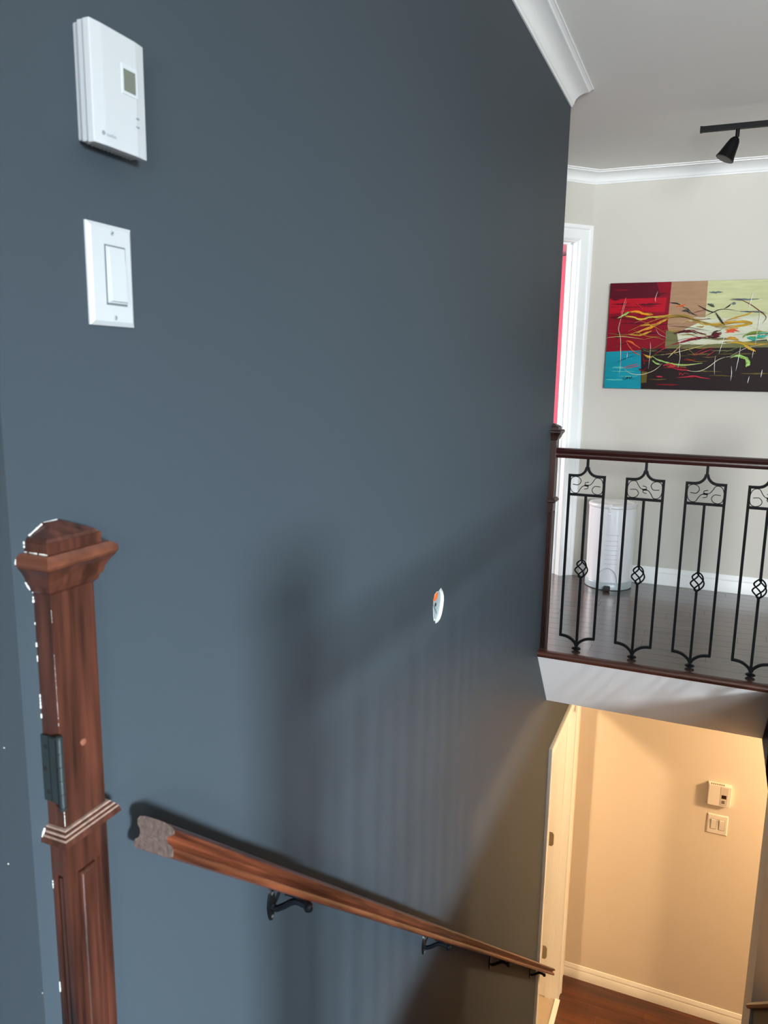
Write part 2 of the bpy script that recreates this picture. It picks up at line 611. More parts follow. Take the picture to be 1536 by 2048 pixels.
box45(b, S0 + 0.004, S1 - 0.004, -0.068, -0.048, HH - 0.014, HH - 0.004)
b.build('door_stop', M_WHITE, d1, bevel=0.002)
# pink room
b = MB()
box45(b, -1.6, 2.6, -3.25, -3.15, 0, CZ - 0.03)
box45(b, -1.7, -1.6, -3.25, -0.12, 0, CZ - 0.03)
struct(b.build('wall_pink_room', M_PINK), 'pink wall seen through the upstairs doorway', 'wall')
b = MB()
box45(b, -1.7, 2.7, -3.25, -0.12, -0.05, -0.001)
struct(b.build('floor_pink_room', M_PLANK), 'brown floor of the pink room', 'floor')
b = MB()
box45(b, -1.7, 2.7, -3.25, -0.12, CZ - 0.002, CZ + 0.05)
box45(b, 2.6, 2.7, -3.25, -0.12, 0, CZ)
struct(b.build('ceiling_pink_room', M_WHITE), 'white ceiling of the pink room', 'ceiling')

# ---- crown mouldings
CROWN = [(0, -.063), (.005, -.063), (.0075, -.060), (.008, -.056), (.0105, -.0545), (.0125, -.0525)]
for k in range(1, 9):
    t = k / 8 * math.pi / 2
    CROWN.append((.0125 + .0565 * (1 - math.cos(t)) * 0.92 + .0565 * 0.08 * k / 8, -.0525 + .040 * math.sin(t) * 0.92 + .040 * 0.08 * k / 8))
CROWN += [(.071, -.0125), (.0735, -.0105), (.074, -.0075), (.079, -.0065), (.082, -.004), (.088, -.004), (.088, 0), (0, 0)]
Zc = (0, 0, 1)
b = MB()
b.sweep(CROWN, [(0, 0.566, CZ), (0, YE, CZ)], [(1, -0.5, 0), (1, 0.05, 0)], Zc)
struct(b.build('trim_2', M_WHITE, smooth=True), 'white crown moulding above the slate wall', 'moulding')
t225 = math.tan(math.radians(22.5))
b = MB()
b.sweep(CROWN, [q45(1.75, 0, CZ), (XC, YF, CZ)], [N45, Vector((0, -1, 0)) + Vector((t225, 0, 0))], Zc)
struct(b.build('trim_3', M_WHITE, smooth=True), 'short white crown moulding above the upstairs doorway', 'moulding')
b = MB()
b.sweep(CROWN, [(XC, YF, CZ), (4.2, YF, CZ)], [Vector((t225, -1, 0)), Vector((0, -1, 0))], Zc)
struct(b.build('trim_4', M_WHITE, smooth=True), 'long white crown moulding above the painting', 'moulding')

# ---- baseboards
BASE = [(0, 0), (.014, 0), (.014, .066), (.0115, .070), (.0125, .074), (.0125, .082), (.009, .088), (.0085, .094), (.006, .099), (.005, .104), (0, .104)]
b = MB()
b.sweep(BASE, [(XC + 0.05, YF, 0), (4.2, YF, 0)], [(0, -1, 0)] * 2, Zc)
struct(b.build('baseboard_back', M_WHITE, smooth=True), 'white baseboard along the upstairs far wall', 'baseboard')
b = MB()
b.sweep(BASE, [(0.0, YT, LZ), (3.5, YT, LZ)], [(0, -1, 0)] * 2, Zc)
struct(b.build('baseboard_lower', M_WHITE, smooth=True), 'white baseboard along the lower hall wall', 'baseboard')

# ---- lower doorway in the slate wall
d2 = empty('door_2', (0, 4.35, LZ))
struct(d2, 'white cased doorway at the foot of the stairs', 'doorway')
b = MB()
ex = Vector((0, 1, 0))
b.sweep(CASING, [(0, DY0 + 0.005, LZ), (0, DY0 + 0.005, DH - 0.005), (0, DY1 - 0.005, DH - 0.005), (0, DY1 - 0.005, LZ)], [-ex, -ex + up, ex + up, ex], (1, 0, 0))
b.build('casing', M_WHITE, d2, smooth=True)
b = MB()
b.box(-0.125, 0.003, DY0, DY0 + 0.018, LZ, DH)
b.box(-0.125, 0.003, DY1 - 0.018, DY1, LZ, DH)
b.box(-0.125, 0.003, DY0, DY1, DH - 0.018, DH)
b.build('jamb', M_WHITE, d2)
b = MB()
b.box(-0.082, -0.045, DY0 + 0.018, DY0 + 0.030, LZ, DH - 0.018)
b.box(-0.082, -0.045, DY1 - 0.030, DY1 - 0.018, LZ, DH - 0.018)
b.box(-0.082, -0.045, DY0 + 0.018, DY1 - 0.018, DH - 0.030, DH - 0.018)
b.build('door_stop', M_WHITE, d2, bevel=0.002)
b = MB()
b.box(-0.012, 0.022, DY0 + 0.018, DY1 - 0.018, LZ, LZ + 0.012)
b.build('threshold', M_WHITE, d2, bevel=0.003)
M_NICKEL = mat('satin_nickel', (150, 140, 122), 0.4, 0.05, 30, metal=0.6)
for z in (-1.80, -2.66):
    b = MB()
    yj = DY1 - 0.018
    pf = [(-0.118, -0.05), (-0.098, -0.05), (-0.088, -0.035), (-0.088, 0.035), (-0.098, 0.05), (-0.118, 0.05)]
    b.hull([(x, yj - 0.0025, z + h) for x, h in pf], [(x, yj + 0.001, z + h) for x, h in pf])
    b.build('hinge_leaf', M_NICKEL, d2)

# ================================================================== things
# ---- foreground half newel fixed to the slate wall
NX, NY0, NY1 = 0.025, 0.590, 0.653


def half_newel(label, yoff, cap_z, collar_z, bottom, detailed, M_NEWEL, M_CAP):
    t = empty('newel_post', (0.0, yoff + (NY0 + NY1) / 2, bottom))
    tag(t, label, 'newel post')
    y0, y1 = NY0 + yoff, NY1 + yoff
    r = lambda e: (0.0, NX + e, y0 - e, y1 + e)
    # shaft above the collar
    b = MB()
    b.box(0, NX, y0, y1, collar_z, cap_z - 0.064)
    b.build('shaft', M_NEWEL, t, bevel=0.0008)
    # panelled lower shaft: core, stiles, rails and raised panels
    b = MB()
    b.box(0, NX - 0.0065, y0 + 0.0065, y1, bottom, collar_z)
    b.build('panel_core', M_NEWEL, t)
    pz = collar_z - 0.052
    for ya_, yb_ in ((y0, y0 + 0.0135), (y1 - 0.0135, y1)):
        b = MB()
        b.box(NX - 0.0065, NX, ya_, yb_, bottom, collar_z)
        b.build('stile', M_NEWEL, t)
    b = MB()
    b.box(NX - 0.0065, NX, y0 + 0.0135, y1 - 0.0135, pz, collar_z)
    b.build('panel_rail', M_NEWEL, t)
    for xa_, xb_ in ((0, 0.0055), (NX - 0.0085, NX - 0.0065)):
        b = MB()
        b.box(xa_, xb_, y0, y0 + 0.0065, bottom, collar_z)
        b.build('stile', M_NEWEL, t)
    b = MB()
    b.box(0.0055, NX - 0.0085, y0, y0 + 0.0065, pz, collar_z)
    b.build('panel_rail', M_NEWEL, t)
    b = MB()
    pf = lambda i, x: [(x, y0 + 0.0180 + i, bottom), (x, y1 - 0.0180 - i, bottom), (x, y1 - 0.0180 - i, pz - 0.0045 - i), (x, y0 + 0.0180 + i, pz - 0.0045 - i)]
    b.hull(pf(0, NX - 0.0065), pf(0.001, NX - 0.0020))
    b.hull(pf(0.004, NX - 0.0020), pf(0.0055, NX - 0.0006))
    b.build('raised_panel', M_NEWEL, t)
    b = MB()
    pf = lambda i, y: [(0.0080 + i, y, bottom), (NX - 0.0105 - i, y, bottom), (NX - 0.0105 - i, y, pz - 0.004 - i), (0.0080 + i, y, pz - 0.004 - i)]
    b.hull(pf(0, y0 + 0.0065), pf(0.001, y0 + 0.0015))
    b.build('raised_panel', M_NEWEL, t)
    # collar of stacked fillets
    b = MB()
    for e, za_, zb_ in ((0.006, 0.0065, 0.0105), (0.0095, 0.0025, 0.0066), (0.0125, -0.005, 0.0026)):
        b.frustum(r(e), collar_z + za_, r(e - 0.002), collar_z + zb_)
    b.frustum(r(0.004), collar_z - 0.011, r(0.012), collar_z - 0.005)
    b.build('collar', M_NEWEL, t)
    if detailed:
        b = MB()
        for e, z_ in ((0.0047, 0.0106), (0.0082, 0.0067), (0.0110, 0.0028)):
            b.frustum(r(e), collar_z + z_ - 0.0008, r(e - 0.0012), collar_z + z_ + 0.0004)
        b.build('worn_paint', mat('worn_white_paint', (138, 116, 104), 0.6, 0.6, 160), t)
    # cap: cove, ovolo, block, low pyramid
    z = cap_z
    b = MB()
    b.frustum(r(0.0), z - 0.070, r(0.004), z - 0.066)
    b.frustum(r(0.004), z - 0.066, r(0.005), z - 0.060)
    b.frustum(r(0.007), z - 0.060, r(0.0085), z - 0.056)
    for k in range(5):
        e0 = 0.0085 + 0.010 * (k / 5) ** 1.6
        e1 = 0.0085 + 0.010 * ((k + 1) / 5) ** 1.6
        b.frustum(r(e0), z - 0.056 + 0.018 * k / 5, r(e1), z - 0.056 + 0.018 * (k + 1) / 5)
    cove = b.build('cap_cove', M_NEWEL, t, smooth=True)
    b = MB()
    b.frustum(r(0.0175), z - 0.038, r(0.0205), z - 0.034)
    b.frustum(r(0.0205), z - 0.034, r(0.0195), z - 0.028)
    b.frustum(r(0.0195), z - 0.028, r(0.0145), z - 0.0235)
    b.build('cap_rim', M_CAP, t, smooth=True)
    b = MB()
    b.frustum(r(0.0075), z - 0.0235, r(0.0075), z - 0.012)
    b.frustum(r(0.0055), z - 0.012, r(0.0035), z - 0.0085)
    b.hull([(0, y0 - 0.0035, z - 0.0085), (NX + 0.0035, y0 - 0.0035, z - 0.0085), (NX + 0.0035, y1 + 0.0035, z - 0.0085), (0, y1 + 0.0035, z - 0.0085)],
           [(0, y0 + 0.020, z + 0.004), (0.006, y0 + 0.024, z + 0.004), (0.006, y1 - 0.024, z + 0.004), (0, y1 - 0.020, z + 0.004)])
    b.build('cap_block', M_NEWEL, t)
    return t


M_CAP = wood('newel_cap_wood', (58, 31, 22), (112, 65, 46), 0.36, 'x', 60)
nw = half_newel('chipped brown half newel with a black hinge in the foreground', 0.0, 1.091, 0.737, -0.1875, True, M_NEWEL, M_CAP)
# hinge
M_HINGE = mat('blackened_hinge', (48, 57, 59), 0.45, 0.15, 60, 0.2, 200, 0.5)
b = MB()
hz0, hz1 = 0.780, 0.859
b.box(0.0008, NX + 0.0005, 0.5862, 0.5885, hz0, hz1)
h = b.build('hinge', M_HINGE, nw, bevel=0.0006)
h['label'] = 'black metal hinge leaf left on the post'
b = MB()
b.box(0.0150, NX + 0.001, 0.5838, 0.5862, hz0 + 0.001, hz1)
b.build('second_leaf', M_HINGE, h, bevel=0.0005)
b = MB()
for k in range(5):
    za_ = hz0 - 0.002 + k * 0.0164
    b.lathe([(0.0034, za_), (0.0038, za_ + 0.0004), (0.0038, za_ + 0.0158), (0.0034, za_ + 0.0162)], 14, (NX + 0.0040, 0.5852, 0))
b.lathe([(0.003, hz0 - 0.006), (0.0042, hz0 - 0.004), (0.0042, hz0 - 0.002)], 12, (NX + 0.004, 0.5852, 0))
b.lathe([(0.0042, hz1 + 0.001), (0.0044, hz1 + 0.003), (0.003, hz1 + 0.004)], 12, (NX + 0.004, 0.5852, 0))
b.build('knuckle', M_HINGE, h, smooth=True)
rotm = Matrix.Rotation(math.pi / 2, 3, 'X')
for x, z in ((0.0075, 0.846), (0.0048, 0.819), (0.0078, 0.791)):
    b = MB()
    b.lathe([(0.0030, 0.0), (0.0030, 0.0004)], 14, (x, 0.5863, z), rotm)
    b.build('screw_hole', mat('screw_hole_dark', (6, 7, 8), 0.8), h)
b = MB()
b.lathe([(0.0042, 0.0), (0.0040, 0.0012), (0.0028, 0.0018)], 16, (NX, 0.6235, 0.838), Matrix.Rotation(math.pi / 2, 3, 'Y'))
pg = b.build('screw_plug', mat('plug_wood', (120, 74, 58), 0.35), nw, smooth=True)
# chipped white paint and filler where the post meets the wall
M_CHIP = mat('white_filler', (206, 208, 204), 0.7, 0.08, 200)
random.seed(3)
b = MB()


def chip_line(b, pts, wid):
    for (p, q) in zip(pts, pts[1:]):
        p, q = Vector(p), Vector(q)
        m = max(2, int((q - p).length / 0.0035))
        for k in range(m):
            if random.random() < 0.22:
                continue
            a0, a1 = p.lerp(q, k / m), p.lerp(q, (k + 0.6 + 0.4 * random.random()) / m)
            b.tube([a0, a1], wid * (0.5 + 0.7 * random.random()), 5)


ze = 1.091
chip_line(b, [(0.0007, NY0 - 0.0008, 1.028), (0.0007, NY0 - 0.0008, 1.010)], 0.0011)
chip_line(b, [(0.0007, NY0 - 0.0095, ze - 0.056), (0.0007, NY0 - 0.004, ze - 0.066)], 0.0012)
for za_, zb_ in ((0.988, 0.982), (0.965, 0.960), (0.950, 0.943), (0.935, 0.930), (0.905, 0.888), (0.882, 0.872)):
    chip_line(b, [(0.0007, NY0 - 0.0006, za_), (0.0007, NY0 - 0.0006, zb_)], 0.0007)
chip_line(b, [(0.0006, NY0 - 0.020, ze - 0.034), (0.0006, NY0 - 0.0195, ze - 0.028)], 0.0008)
chip_line(b, [(0.0008, NY0 - 0.008, ze - 0.0228), (NX + 0.0075, NY0 - 0.0078, ze - 0.0232)], 0.0007)
chip_line(b, [(0.0008, NY0 - 0.008, ze - 0.022), (0.0008, NY0 - 0.008, ze - 0.011)], 0.0012)
chip_line(b, [(0.0008, NY0 - 0.004, ze - 0.0085), (0.0008, NY0 + 0.018, ze + 0.0030)], 0.0010)
chip_line(b, [(0.0008, NY0 + 0.020, ze + 0.0042), (0.0008, NY1 - 0.024, ze + 0.0042)], 0.0006)
chip_line(b, [(NX + 0.0205, NY0 - 0.0205, ze - 0.0375), (NX + 0.0205, NY0 - 0.0205, ze - 0.0335)], 0.0008)
chip_line(b, [(NX + 0.0002, NY0 - 0.0002, 1.005), (NX + 0.0002, NY0 - 0.0002, 0.990)], 0.00016)
chip_line(b, [(NX + 0.0002, NY0 - 0.0002, 0.955), (NX + 0.0002, NY0 - 0.0002, 0.872)], 0.00013)
chip_line(b, [(NX + 0.0002, NY0 - 0.0002, 0.776), (NX + 0.0002, NY0 - 0.0002, 0.750)], 0.0005)
chip_line(b, [(0.0008, NY0 - 0.011, 0.7375), (0.0008, NY0 - 0.006, 0.7475)], 0.0013)
chip_line(b, [(0.0008, NY0 - 0.0006, 0.676), (0.0008, NY0 - 0.0006, 0.655)], 0.0007)
chip_line(b, [(0.0008, NY0 - 0.0006, 0.545), (0.0008, NY0 - 0.0006, 0.527)], 0.0008)
b.build('paint_remnant', M_CHIP, nw)['kind'] = 'stuff'

# ---- upper thermostat
th = tag(empty('thermostat', (0, 0.724, 1.497)), 'white thermostat with small grey display on the slate wall', 'thermostat')
b = MB()
b.box(0.0, 0.0095, 0.6905, 0.760, 1.5025, 1.6195)
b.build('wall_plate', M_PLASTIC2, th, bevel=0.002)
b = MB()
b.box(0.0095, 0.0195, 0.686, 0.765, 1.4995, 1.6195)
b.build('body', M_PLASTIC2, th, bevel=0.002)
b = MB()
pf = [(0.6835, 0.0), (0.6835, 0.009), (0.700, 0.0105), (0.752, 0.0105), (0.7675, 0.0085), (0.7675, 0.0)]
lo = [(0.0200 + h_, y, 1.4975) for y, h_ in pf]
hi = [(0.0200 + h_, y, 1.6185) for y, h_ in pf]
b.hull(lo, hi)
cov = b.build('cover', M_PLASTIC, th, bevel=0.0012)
b = MB()
b.box(0.0290, 0.0312, 0.7275, 0.7535, 1.5585, 1.5895)
b.build('display_frame', mat('thermostat_bezel', (178, 184, 186), 0.35), cov, bevel=0.0006)
b = MB()
b.box(0.0305, 0.0316, 0.7305, 0.7490, 1.5620, 1.5845)
b.build('display', mat('lcd_grey', (98, 104, 94), 0.3, 0.05, 40), cov)
b = MB()
b.box(0.0290, 0.0306, 0.7508, 0.7516, 1.4985, 1.5580)
b.build('groove', mat('thermostat_groove', (150, 156, 160), 0.5), cov)
for z in (1.5375, 1.5285):
    b = MB()
    b.box(0.0300, 0.0316, 0.7485, 0.7535, z, z + 0.0018)
    b.build('button', mat('button_grey', (128, 136, 142), 0.5), cov, bevel=0.0004)
for k in range(12):
    b = MB()
    y = 0.692 + k * 0.006
    b.box(0.0105, 0.0188, y, y + 0.0028, 1.4985, 1.5005)
    b.build('vent_rib', mat('vent_grey', (150, 152, 150), 0.6), th)


def text_obj(name, body, size, loc, rot, material, parent):
    """flat lettering turned into a mesh"""
    c = bpy.data.curves.new(name, 'FONT')
    c.body = body
    c.size = size
    c.extrude = 0.00005
    tmp = bpy.data.objects.new(name, c)
    COL.objects.link(tmp)
    bpy.context.view_layer.update()
    me = bpy.data.meshes.new_from_object(tmp.evaluated_get(bpy.context.evaluated_depsgraph_get()))
    bpy.data.objects.remove(tmp)
    o = bpy.data.objects.new(name, me)
    me.materials.clear()
    me.materials.append(material)
    COL.objects.link(o)
    o.location = loc
    o.rotation_euler = rot
    o.parent = parent
    o.matrix_parent_inverse = parent_world(parent).inverted()
    return o


M_PRINT = mat('grey_print', (120, 130, 142), 0.6)
text_obj('lettering', 'ouellet', 0.0055, (0.0307, 0.7005, 1.5075), (math.pi / 2, 0, math.pi / 2), M_PRINT, cov)
b = MB()
b.lathe([(0.0023, 0.0), (0.0023, 0.0003)], 20, (0.0304, 0.6965, 1.5095), Matrix.Rotation(math.pi / 2, 3, 'Y'))
b.build('emblem', M_PRINT, cov)

# ---- upper light switch
sw = tag(empty('light_switch', (0, 0.729, 1.31)), 'white rocker light switch below the upper thermostat', 'switch')
b = MB()
f = lambda i, x: [(x, 0.6925 + i, 1.3090 + i), (x, 0.7645 - i, 1.3090 + i), (x, 0.7645 - i, 1.4220 - i), (x, 0.6925 + i, 1.4220 - i)]
b.hull(f(0, 0.0), f(0, 0.0022))
b.hull(f(0, 0.0022), f(0.005, 0.0052))
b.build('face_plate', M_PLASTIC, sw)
b = MB()
b.hull([(0.0045, 0.7165, 1.3325), (0.0045, 0.7505, 1.3325), (0.0045, 0.7505, 1.3995), (0.0045, 0.7165, 1.3995)],
       [(0.0056, 0.7165, 1.3325), (0.0056, 0.7505, 1.3325), (0.0056, 0.7505, 1.3995), (0.0056, 0.7165, 1.3995)])
b.build('rocker_frame', mat('switch_joint', (96, 102, 106), 0.6), sw)
b = MB()
b.hull([(0.005, 0.7185, 1.3345), (0.005, 0.7495, 1.3345), (0.005, 0.7495, 1.3980), (0.005, 0.7185, 1.3980)],
       [(0.0064, 0.7190, 1.3350), (0.0064, 0.7490, 1.3350), (0.0064, 0.7490, 1.3975), (0.0064, 0.7190, 1.3975)])
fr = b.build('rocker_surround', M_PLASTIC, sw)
b = MB()
b.hull([(0.0062, 0.7215, 1.3365), (0.0062, 0.7485, 1.3365), (0.0062, 0.7485, 1.3960), (0.0062, 0.7215, 1.3960)],
       [(0.0100, 0.7218, 1.3370), (0.0100, 0.7480, 1.3370), (0.0070, 0.7480, 1.3955), (0.0070, 0.7218, 1.3955)])
b.build('rocker', M_PLASTIC, sw, bevel=0.0005)
for z, ang in ((1.4130, 0.6), (1.3185, 1.5)):
    b = MB()
    b.lathe([(0.0030, 0.0), (0.0028, 0.0007), (0.0018, 0.0010)], 16, (0.0050, 0.7300, z), Matrix.Rotation(math.pi / 2, 3, 'Y'))
    s_ = b.build('screw', mat('painted_screw', (150, 156, 158), 0.35), sw, smooth=True)
    b = MB()
    dy, dz = 0.0022 * math.cos(ang), 0.0022 * math.sin(ang)
    b.tube([(0.0061, 0.7300 - dy, z - dz), (0.0061, 0.7300 + dy, z + dz)], 0.00035, 4, True)
    b.build('slot', mat('slot_grey', (60, 64, 68), 0.6), s_)

# ---- what is inside the hole in the wall
jb = tag(empty('junction_box', (-0.03, 1.953, 0.57)), 'pale electrical box with orange wire connector inside the wall hole', 'electrical box')
M_BOX = mat('pale_box_plastic', (142, 154, 158), 0.5, 0.15, 60)
b = MB()
b.box(-0.020, -0.0085, 1.89, 2.06, 0.54, 0.70)
b.build('back_panel', M_BOX, jb)
for y, z, r_ in ((1.953, 0.626, 0.0055), (1.932, 0.632, 0.005)):
    b = MB()
    b.lathe([(r_, 0.0), (r_, 0.0012)], 14, (-0.0088, y, z), Matrix.Rotation(math.pi / 2, 3, 'Y'))
    b.build('knockout', mat('knockout_dark', (10, 12, 14), 0.8), jb)
b = MB()
b.lathe([(0.0085, 0), (0.0095, 0.005), (0.0085, 0.016), (0.0065, 0.026), (0.003, 0.031)], 16, (-0.0040, 1.916, 0.653), Matrix.Rotation(-math.pi / 2 + 0.35, 3, 'X'))
wc = b.build('wire_connector', mat('orange_plastic', (232, 104, 40), 0.4), jb, smooth=True)
wc['label'] = 'orange twist-on wire connector'
b = MB()
b.tube(arc([(-0.008, 1.962, 0.598), (-0.006, 1.950, 0.610), (-0.006, 1.932, 0.630), (-0.007, 1.925, 0.648)]), 0.0014, 6)
b.build('wire', mat('grey_wire', (104, 116, 120), 0.5), jb)

# ---- stair handrail with four brackets
hr = tag(empty('stair_handrail', (0.057, 0.70, 0.66)), 'wooden stair handrail with a worn cut end on the slate wall', 'handrail')
HP = [(-0.031, 0.000), (0.024, 0.000), (0.0285, 0.003), (0.0295, 0.013), (0.0275, 0.0175), (0.0215, 0.0205), (0.0195, 0.025), (0.0205, 0.029), (0.0265, 0.032), (0.0320, 0.036),
      (0.0325, 0.041), (0.0285, 0.0455), (0.020, 0.0485), (0.006, 0.0495), (-0.010, 0.0495), (-0.020, 0.0475), (-0.0245, 0.042), (-0.025, 0.035), (-0.0215, 0.029), (-0.0215, 0.022),
      (-0.024, 0.016), (-0.030, 0.012), (-0.033, 0.006)]
RY0, RZ0, RY1, RZ1 = 0.700, 0.657, 3.975, -2.148
rz = lambda y: RZ0 + (RZ1 - RZ0) * (y - RY0) / (RY1 - RY0)
b = MB()
b.sweep(HP, [(0.0565, RY0, RZ0), (0.0565, RY1, RZ1)], [(1, 0, 0)] * 2, (0, 0, 1))
b.build('rail', M_RAIL, hr, smooth=True)
b = MB()
mE = mat('worn_rail_end', (82, 68, 62), 0.7, 0.8, 150, 1.0, 250)
b.sweep([(a_ * 0.98, 0.0006 + z * 0.98) for a_, z in HP], [(0.0565, RY0 - 0.0022, RZ0 + 0.0018), (0.0565, RY0 + 0.001, RZ0 - 0.001)], [(1, 0, 0)] * 2, (0, 0, 1))
we = b.build('worn_end', mE, hr)
we['label'] = 'rough greyish saw-cut end of the rail'


def bracket(y):
    zt = rz(y)
    e = empty('bracket', (0, y, zt - 0.03))
    e.parent = hr
    e.matrix_parent_inverse = parent_world(hr).inverted()
    b = MB()
    pts = []
    for k in range(16):
        a_ = 2 * math.pi * k / 16
        pts.append((0.0125 * math.sin(a_) * (1 - 0.25 * abs(math.cos(a_))), 0.034 * math.cos(a_)))
    b.hull([(0, y + p, zt - 0.030 + q) for p, q in pts], [(0.0045, y + p * 0.85, zt - 0.030 + q * 0.93) for p, q in pts])
    pl = b.build('wall_plate', M_BLACKGLOSS, e, smooth=True)
    for dz in (0.022, -0.024):
        b = MB()
        b.lathe([(0.0036, 0.0), (0.0036, 0.001), (0.002, 0.0022)], 12, (0.0042, y, zt - 0.030 + dz), Matrix.Rotation(math.pi / 2, 3, 'Y'))
        b.build('bracket_screw', mat('steel_screw', (140, 140, 140), 0.3, metal=0.8), e, smooth=True)
    b = MB()
    b.tube(arc([(0.003, y, zt - 0.034), (0.012, y, zt - 0.036), (0.028, y, zt - 0.026), (0.044, y, zt - 0.013), (0.056, y, zt - 0.008), (0.070, y, zt - 0.010), (0.078, y, zt - 0.012)], 4), 0.0062, 8,
           taper=None)
    b.lathe([(0.003, -0.008), (0.0075, -0.005), (0.0085, 0.0), (0.0075, 0.005), (0.003, 0.008)], 12, (0.078, y, zt - 0.013))
    b.build('arm', M_BLACKGLOSS, e, smooth=True)
    b = MB()
    sl = (RZ1 - RZ0) / (RY1 - RY0)
    b.hull([(0.043, y - 0.022, zt - 0.022 * -sl * -1 - 0.0035 + 0.0), (0.071, y - 0.022, zt + 0.022 * -sl - 0.0035), (0.071, y + 0.022, zt - 0.022 * -sl - 0.0035), (0.043, y + 0.022, zt - 0.022 * -sl - 0.0035)],
           [(0.043, y - 0.022, zt + 0.022 * -sl), (0.071, y - 0.022, zt + 0.022 * -sl), (0.071, y + 0.022, zt - 0.022 * -sl), (0.043, y + 0.022, zt - 0.022 * -sl)])
    b.build('saddle', M_BLACKGLOSS, e)
    return e


for y in (1.062, 1.905, 2.745, 3.665):
    bracket(y)

# ---- gallery half newel and railing
GY = 3.486
gn = half_newel('dark half newel at the far end of the slate wall by the gallery', GY - 0.0315 - NY0 - 0.014, 1.040, 0.700, 0.0, False, M_DNEWEL, M_DNEWEL)

gr = tag(empty('gallery_railing', (0.5, GY, 0)), 'dark wood railing with black wrought iron balusters along the gallery', 'railing')
GR = [(-0.028, 0.0), (0.028, 0.0), (0.030, 0.006), (0.0225, 0.012), (0.0215, 0.018), (0.027, 0.024), (0.030, 0.031), (0.027, 0.037), (0.018, 0.0415), (0.0, 0.043),
      (-0.018, 0.0415), (-0.027, 0.037), (-0.030, 0.031), (-0.027, 0.024), (-0.0215, 0.018), (-0.0225, 0.012), (-0.030, 0.006)]
RB = 0.893
XS = 1.035
b = MB()
b.sweep(GR, [(0.0255, GY, RB), (XS, GY, RB)], [(0, -1, 0)] * 2, (0, 0, 1))
b.build('handrail', M_GRAIL, gr, smooth=True)
b = MB()
b.sweep(GR, [(XS, GY, RB), (XS, 0.39, RB)], [(1, 0, 0)] * 2, (0, 0, 1))
b.build('side_handrail', wood('side_rail_wood', (40, 16, 13), (70, 32, 24), 0.3, 'y', 70), gr, smooth=True)
for y in (GY, 0.37):
    b = MB()
    b.box(XS - 0.035, XS + 0.035, y - 0.035, y + 0.035, 0, 1.03)
    b.frustum((XS - 0.035, XS + 0.035, y - 0.035, y + 0.035), 1.03, (XS - 0.055, XS + 0.055, y - 0.055, y + 0.055), 1.055)
    b.frustum((XS - 0.055, XS + 0.055, y - 0.055, y + 0.055), 1.055, (XS - 0.04, XS + 0.04, y - 0.04, y + 0.04), 1.075)
    b.frustum((XS - 0.04, XS + 0.04, y - 0.04, y + 0.04), 1.075, (XS - 0.01, XS + 0.01, y - 0.01, y + 0.01), 1.095)
    b.build('corner_newel', M_NEWEL, gr)

LS = [(745, 742), (800, 750), (860, 748), (900, 700), (910, 650), (880, 590), (820, 560), (760, 565), (710, 610), (690, 700), (690, 780), (710, 870), (750, 930), (810, 950), (860, 930),
      (900, 850), (940, 790), (975, 768), (1040, 770), (1060, 790), (1050, 825), (985, 842)]
sc = lambda p: ((p[0] - 1028) / 4700.0, 0.735 + (955 - p[1]) / 5300.0)
SCROLL = [sc(p) for p in LS]
# mesh data of one baluster in the local x-z plane, shared by all of them
rr = 0.0055


def mesh_of(b, name, material, smooth=False):
    o = b.build(name, material, None, smooth=smooth)
    me = o.data
    bpy.data.objects.remove(o)
    return me


b = MB()
v3 = lambda pts: [(x, 0, z) for x, z in pts]
for s in (-1, 1):
    b.tube(v3([(s * 0.0755, 0.0645), (s * 0.0755, 0.8205)]), rr, square=True, up=(0, 1, 0))
    b.tube(arc(v3([(s * 0.0800, 0.8150), (s * 0.060, 0.8150), (s * 0.036, 0.8165), (s * 0.020, 0.824), (s * 0.008, 0.838), (s * 0.003, 0.855)]), 4), rr, square=True, up=(0, 1, 0))
    b.tube(arc(v3([(s * 0.0800, 0.0655), (s * 0.060, 0.0645), (s * 0.040, 0.0600), (s * 0.022, 0.050), (s * 0.008, 0.036), (s * 0.002, 0.022)]), 4), rr, square=True, up=(0, 1, 0))
b.tube(v3([(-0.0755, 0.7290), (0.0755, 0.7290)]), rr, square=True, up=(0, 1, 0))
ME_FRAME = mesh_of(b, 'baluster_frame', M_BLACK)
b = MB()
b.tube(v3([(0, 0.845), (0, 0.895)]), rr, square=True, up=(0, 1, 0))
b.tube(v3([(0, 0.427), (0, 0.729)]), rr, square=True, up=(0, 1, 0))
b.tube(v3([(0, 0.0), (0, 0.353)]), rr, square=True, up=(0, 1, 0))
ME_ROD = mesh_of(b, 'center_rod', M_BLACK)
b = MB()
for w in range(4):
    pts = []
    for k in range(15):
        t = k / 14
        a_ = w * math.pi / 2 + math.pi * 1.0 * t + 0.5
        r_ = 0.004 + 0.0245 * math.sin(math.pi * t) ** 0.8
        pts.append((r_ * math.cos(a_), r_ * math.sin(a_), 0.349 + 0.082 * t))
    b.tube(pts, 0.0034, 6)
ME_BASKET = mesh_of(b, 'basket', M_BLACK, True)
b = MB()
b.lathe([(0.018, 0.006), (0.021, 0.009), (0.018, 0.013), (0.008, 0.016)], 16)
ME_COLLAR = mesh_of(b, 'floor_collar', M_BLACK, True)
b = MB()
b.tube(arc([(x, 0, z) for x, z in SCROLL], 3), 0.0017, 5)
ME_S1 = mesh_of(b, 'scroll', M_BLACK, True)
b = MB()
b.tube(arc([(-x, 0, 2 * 0.7725 - z) for x, z in SCROLL], 3), 0.0017, 5)
ME_S2 = mesh_of(b, 'scroll', M_BLACK, True)
b = MB()
b.tube([(-0.010, 0, 0.7725), (0.010, 0, 0.7725)], 0.0032, 6)
ME_TIE = mesh_of(b, 'scroll_tie', M_BLACK)


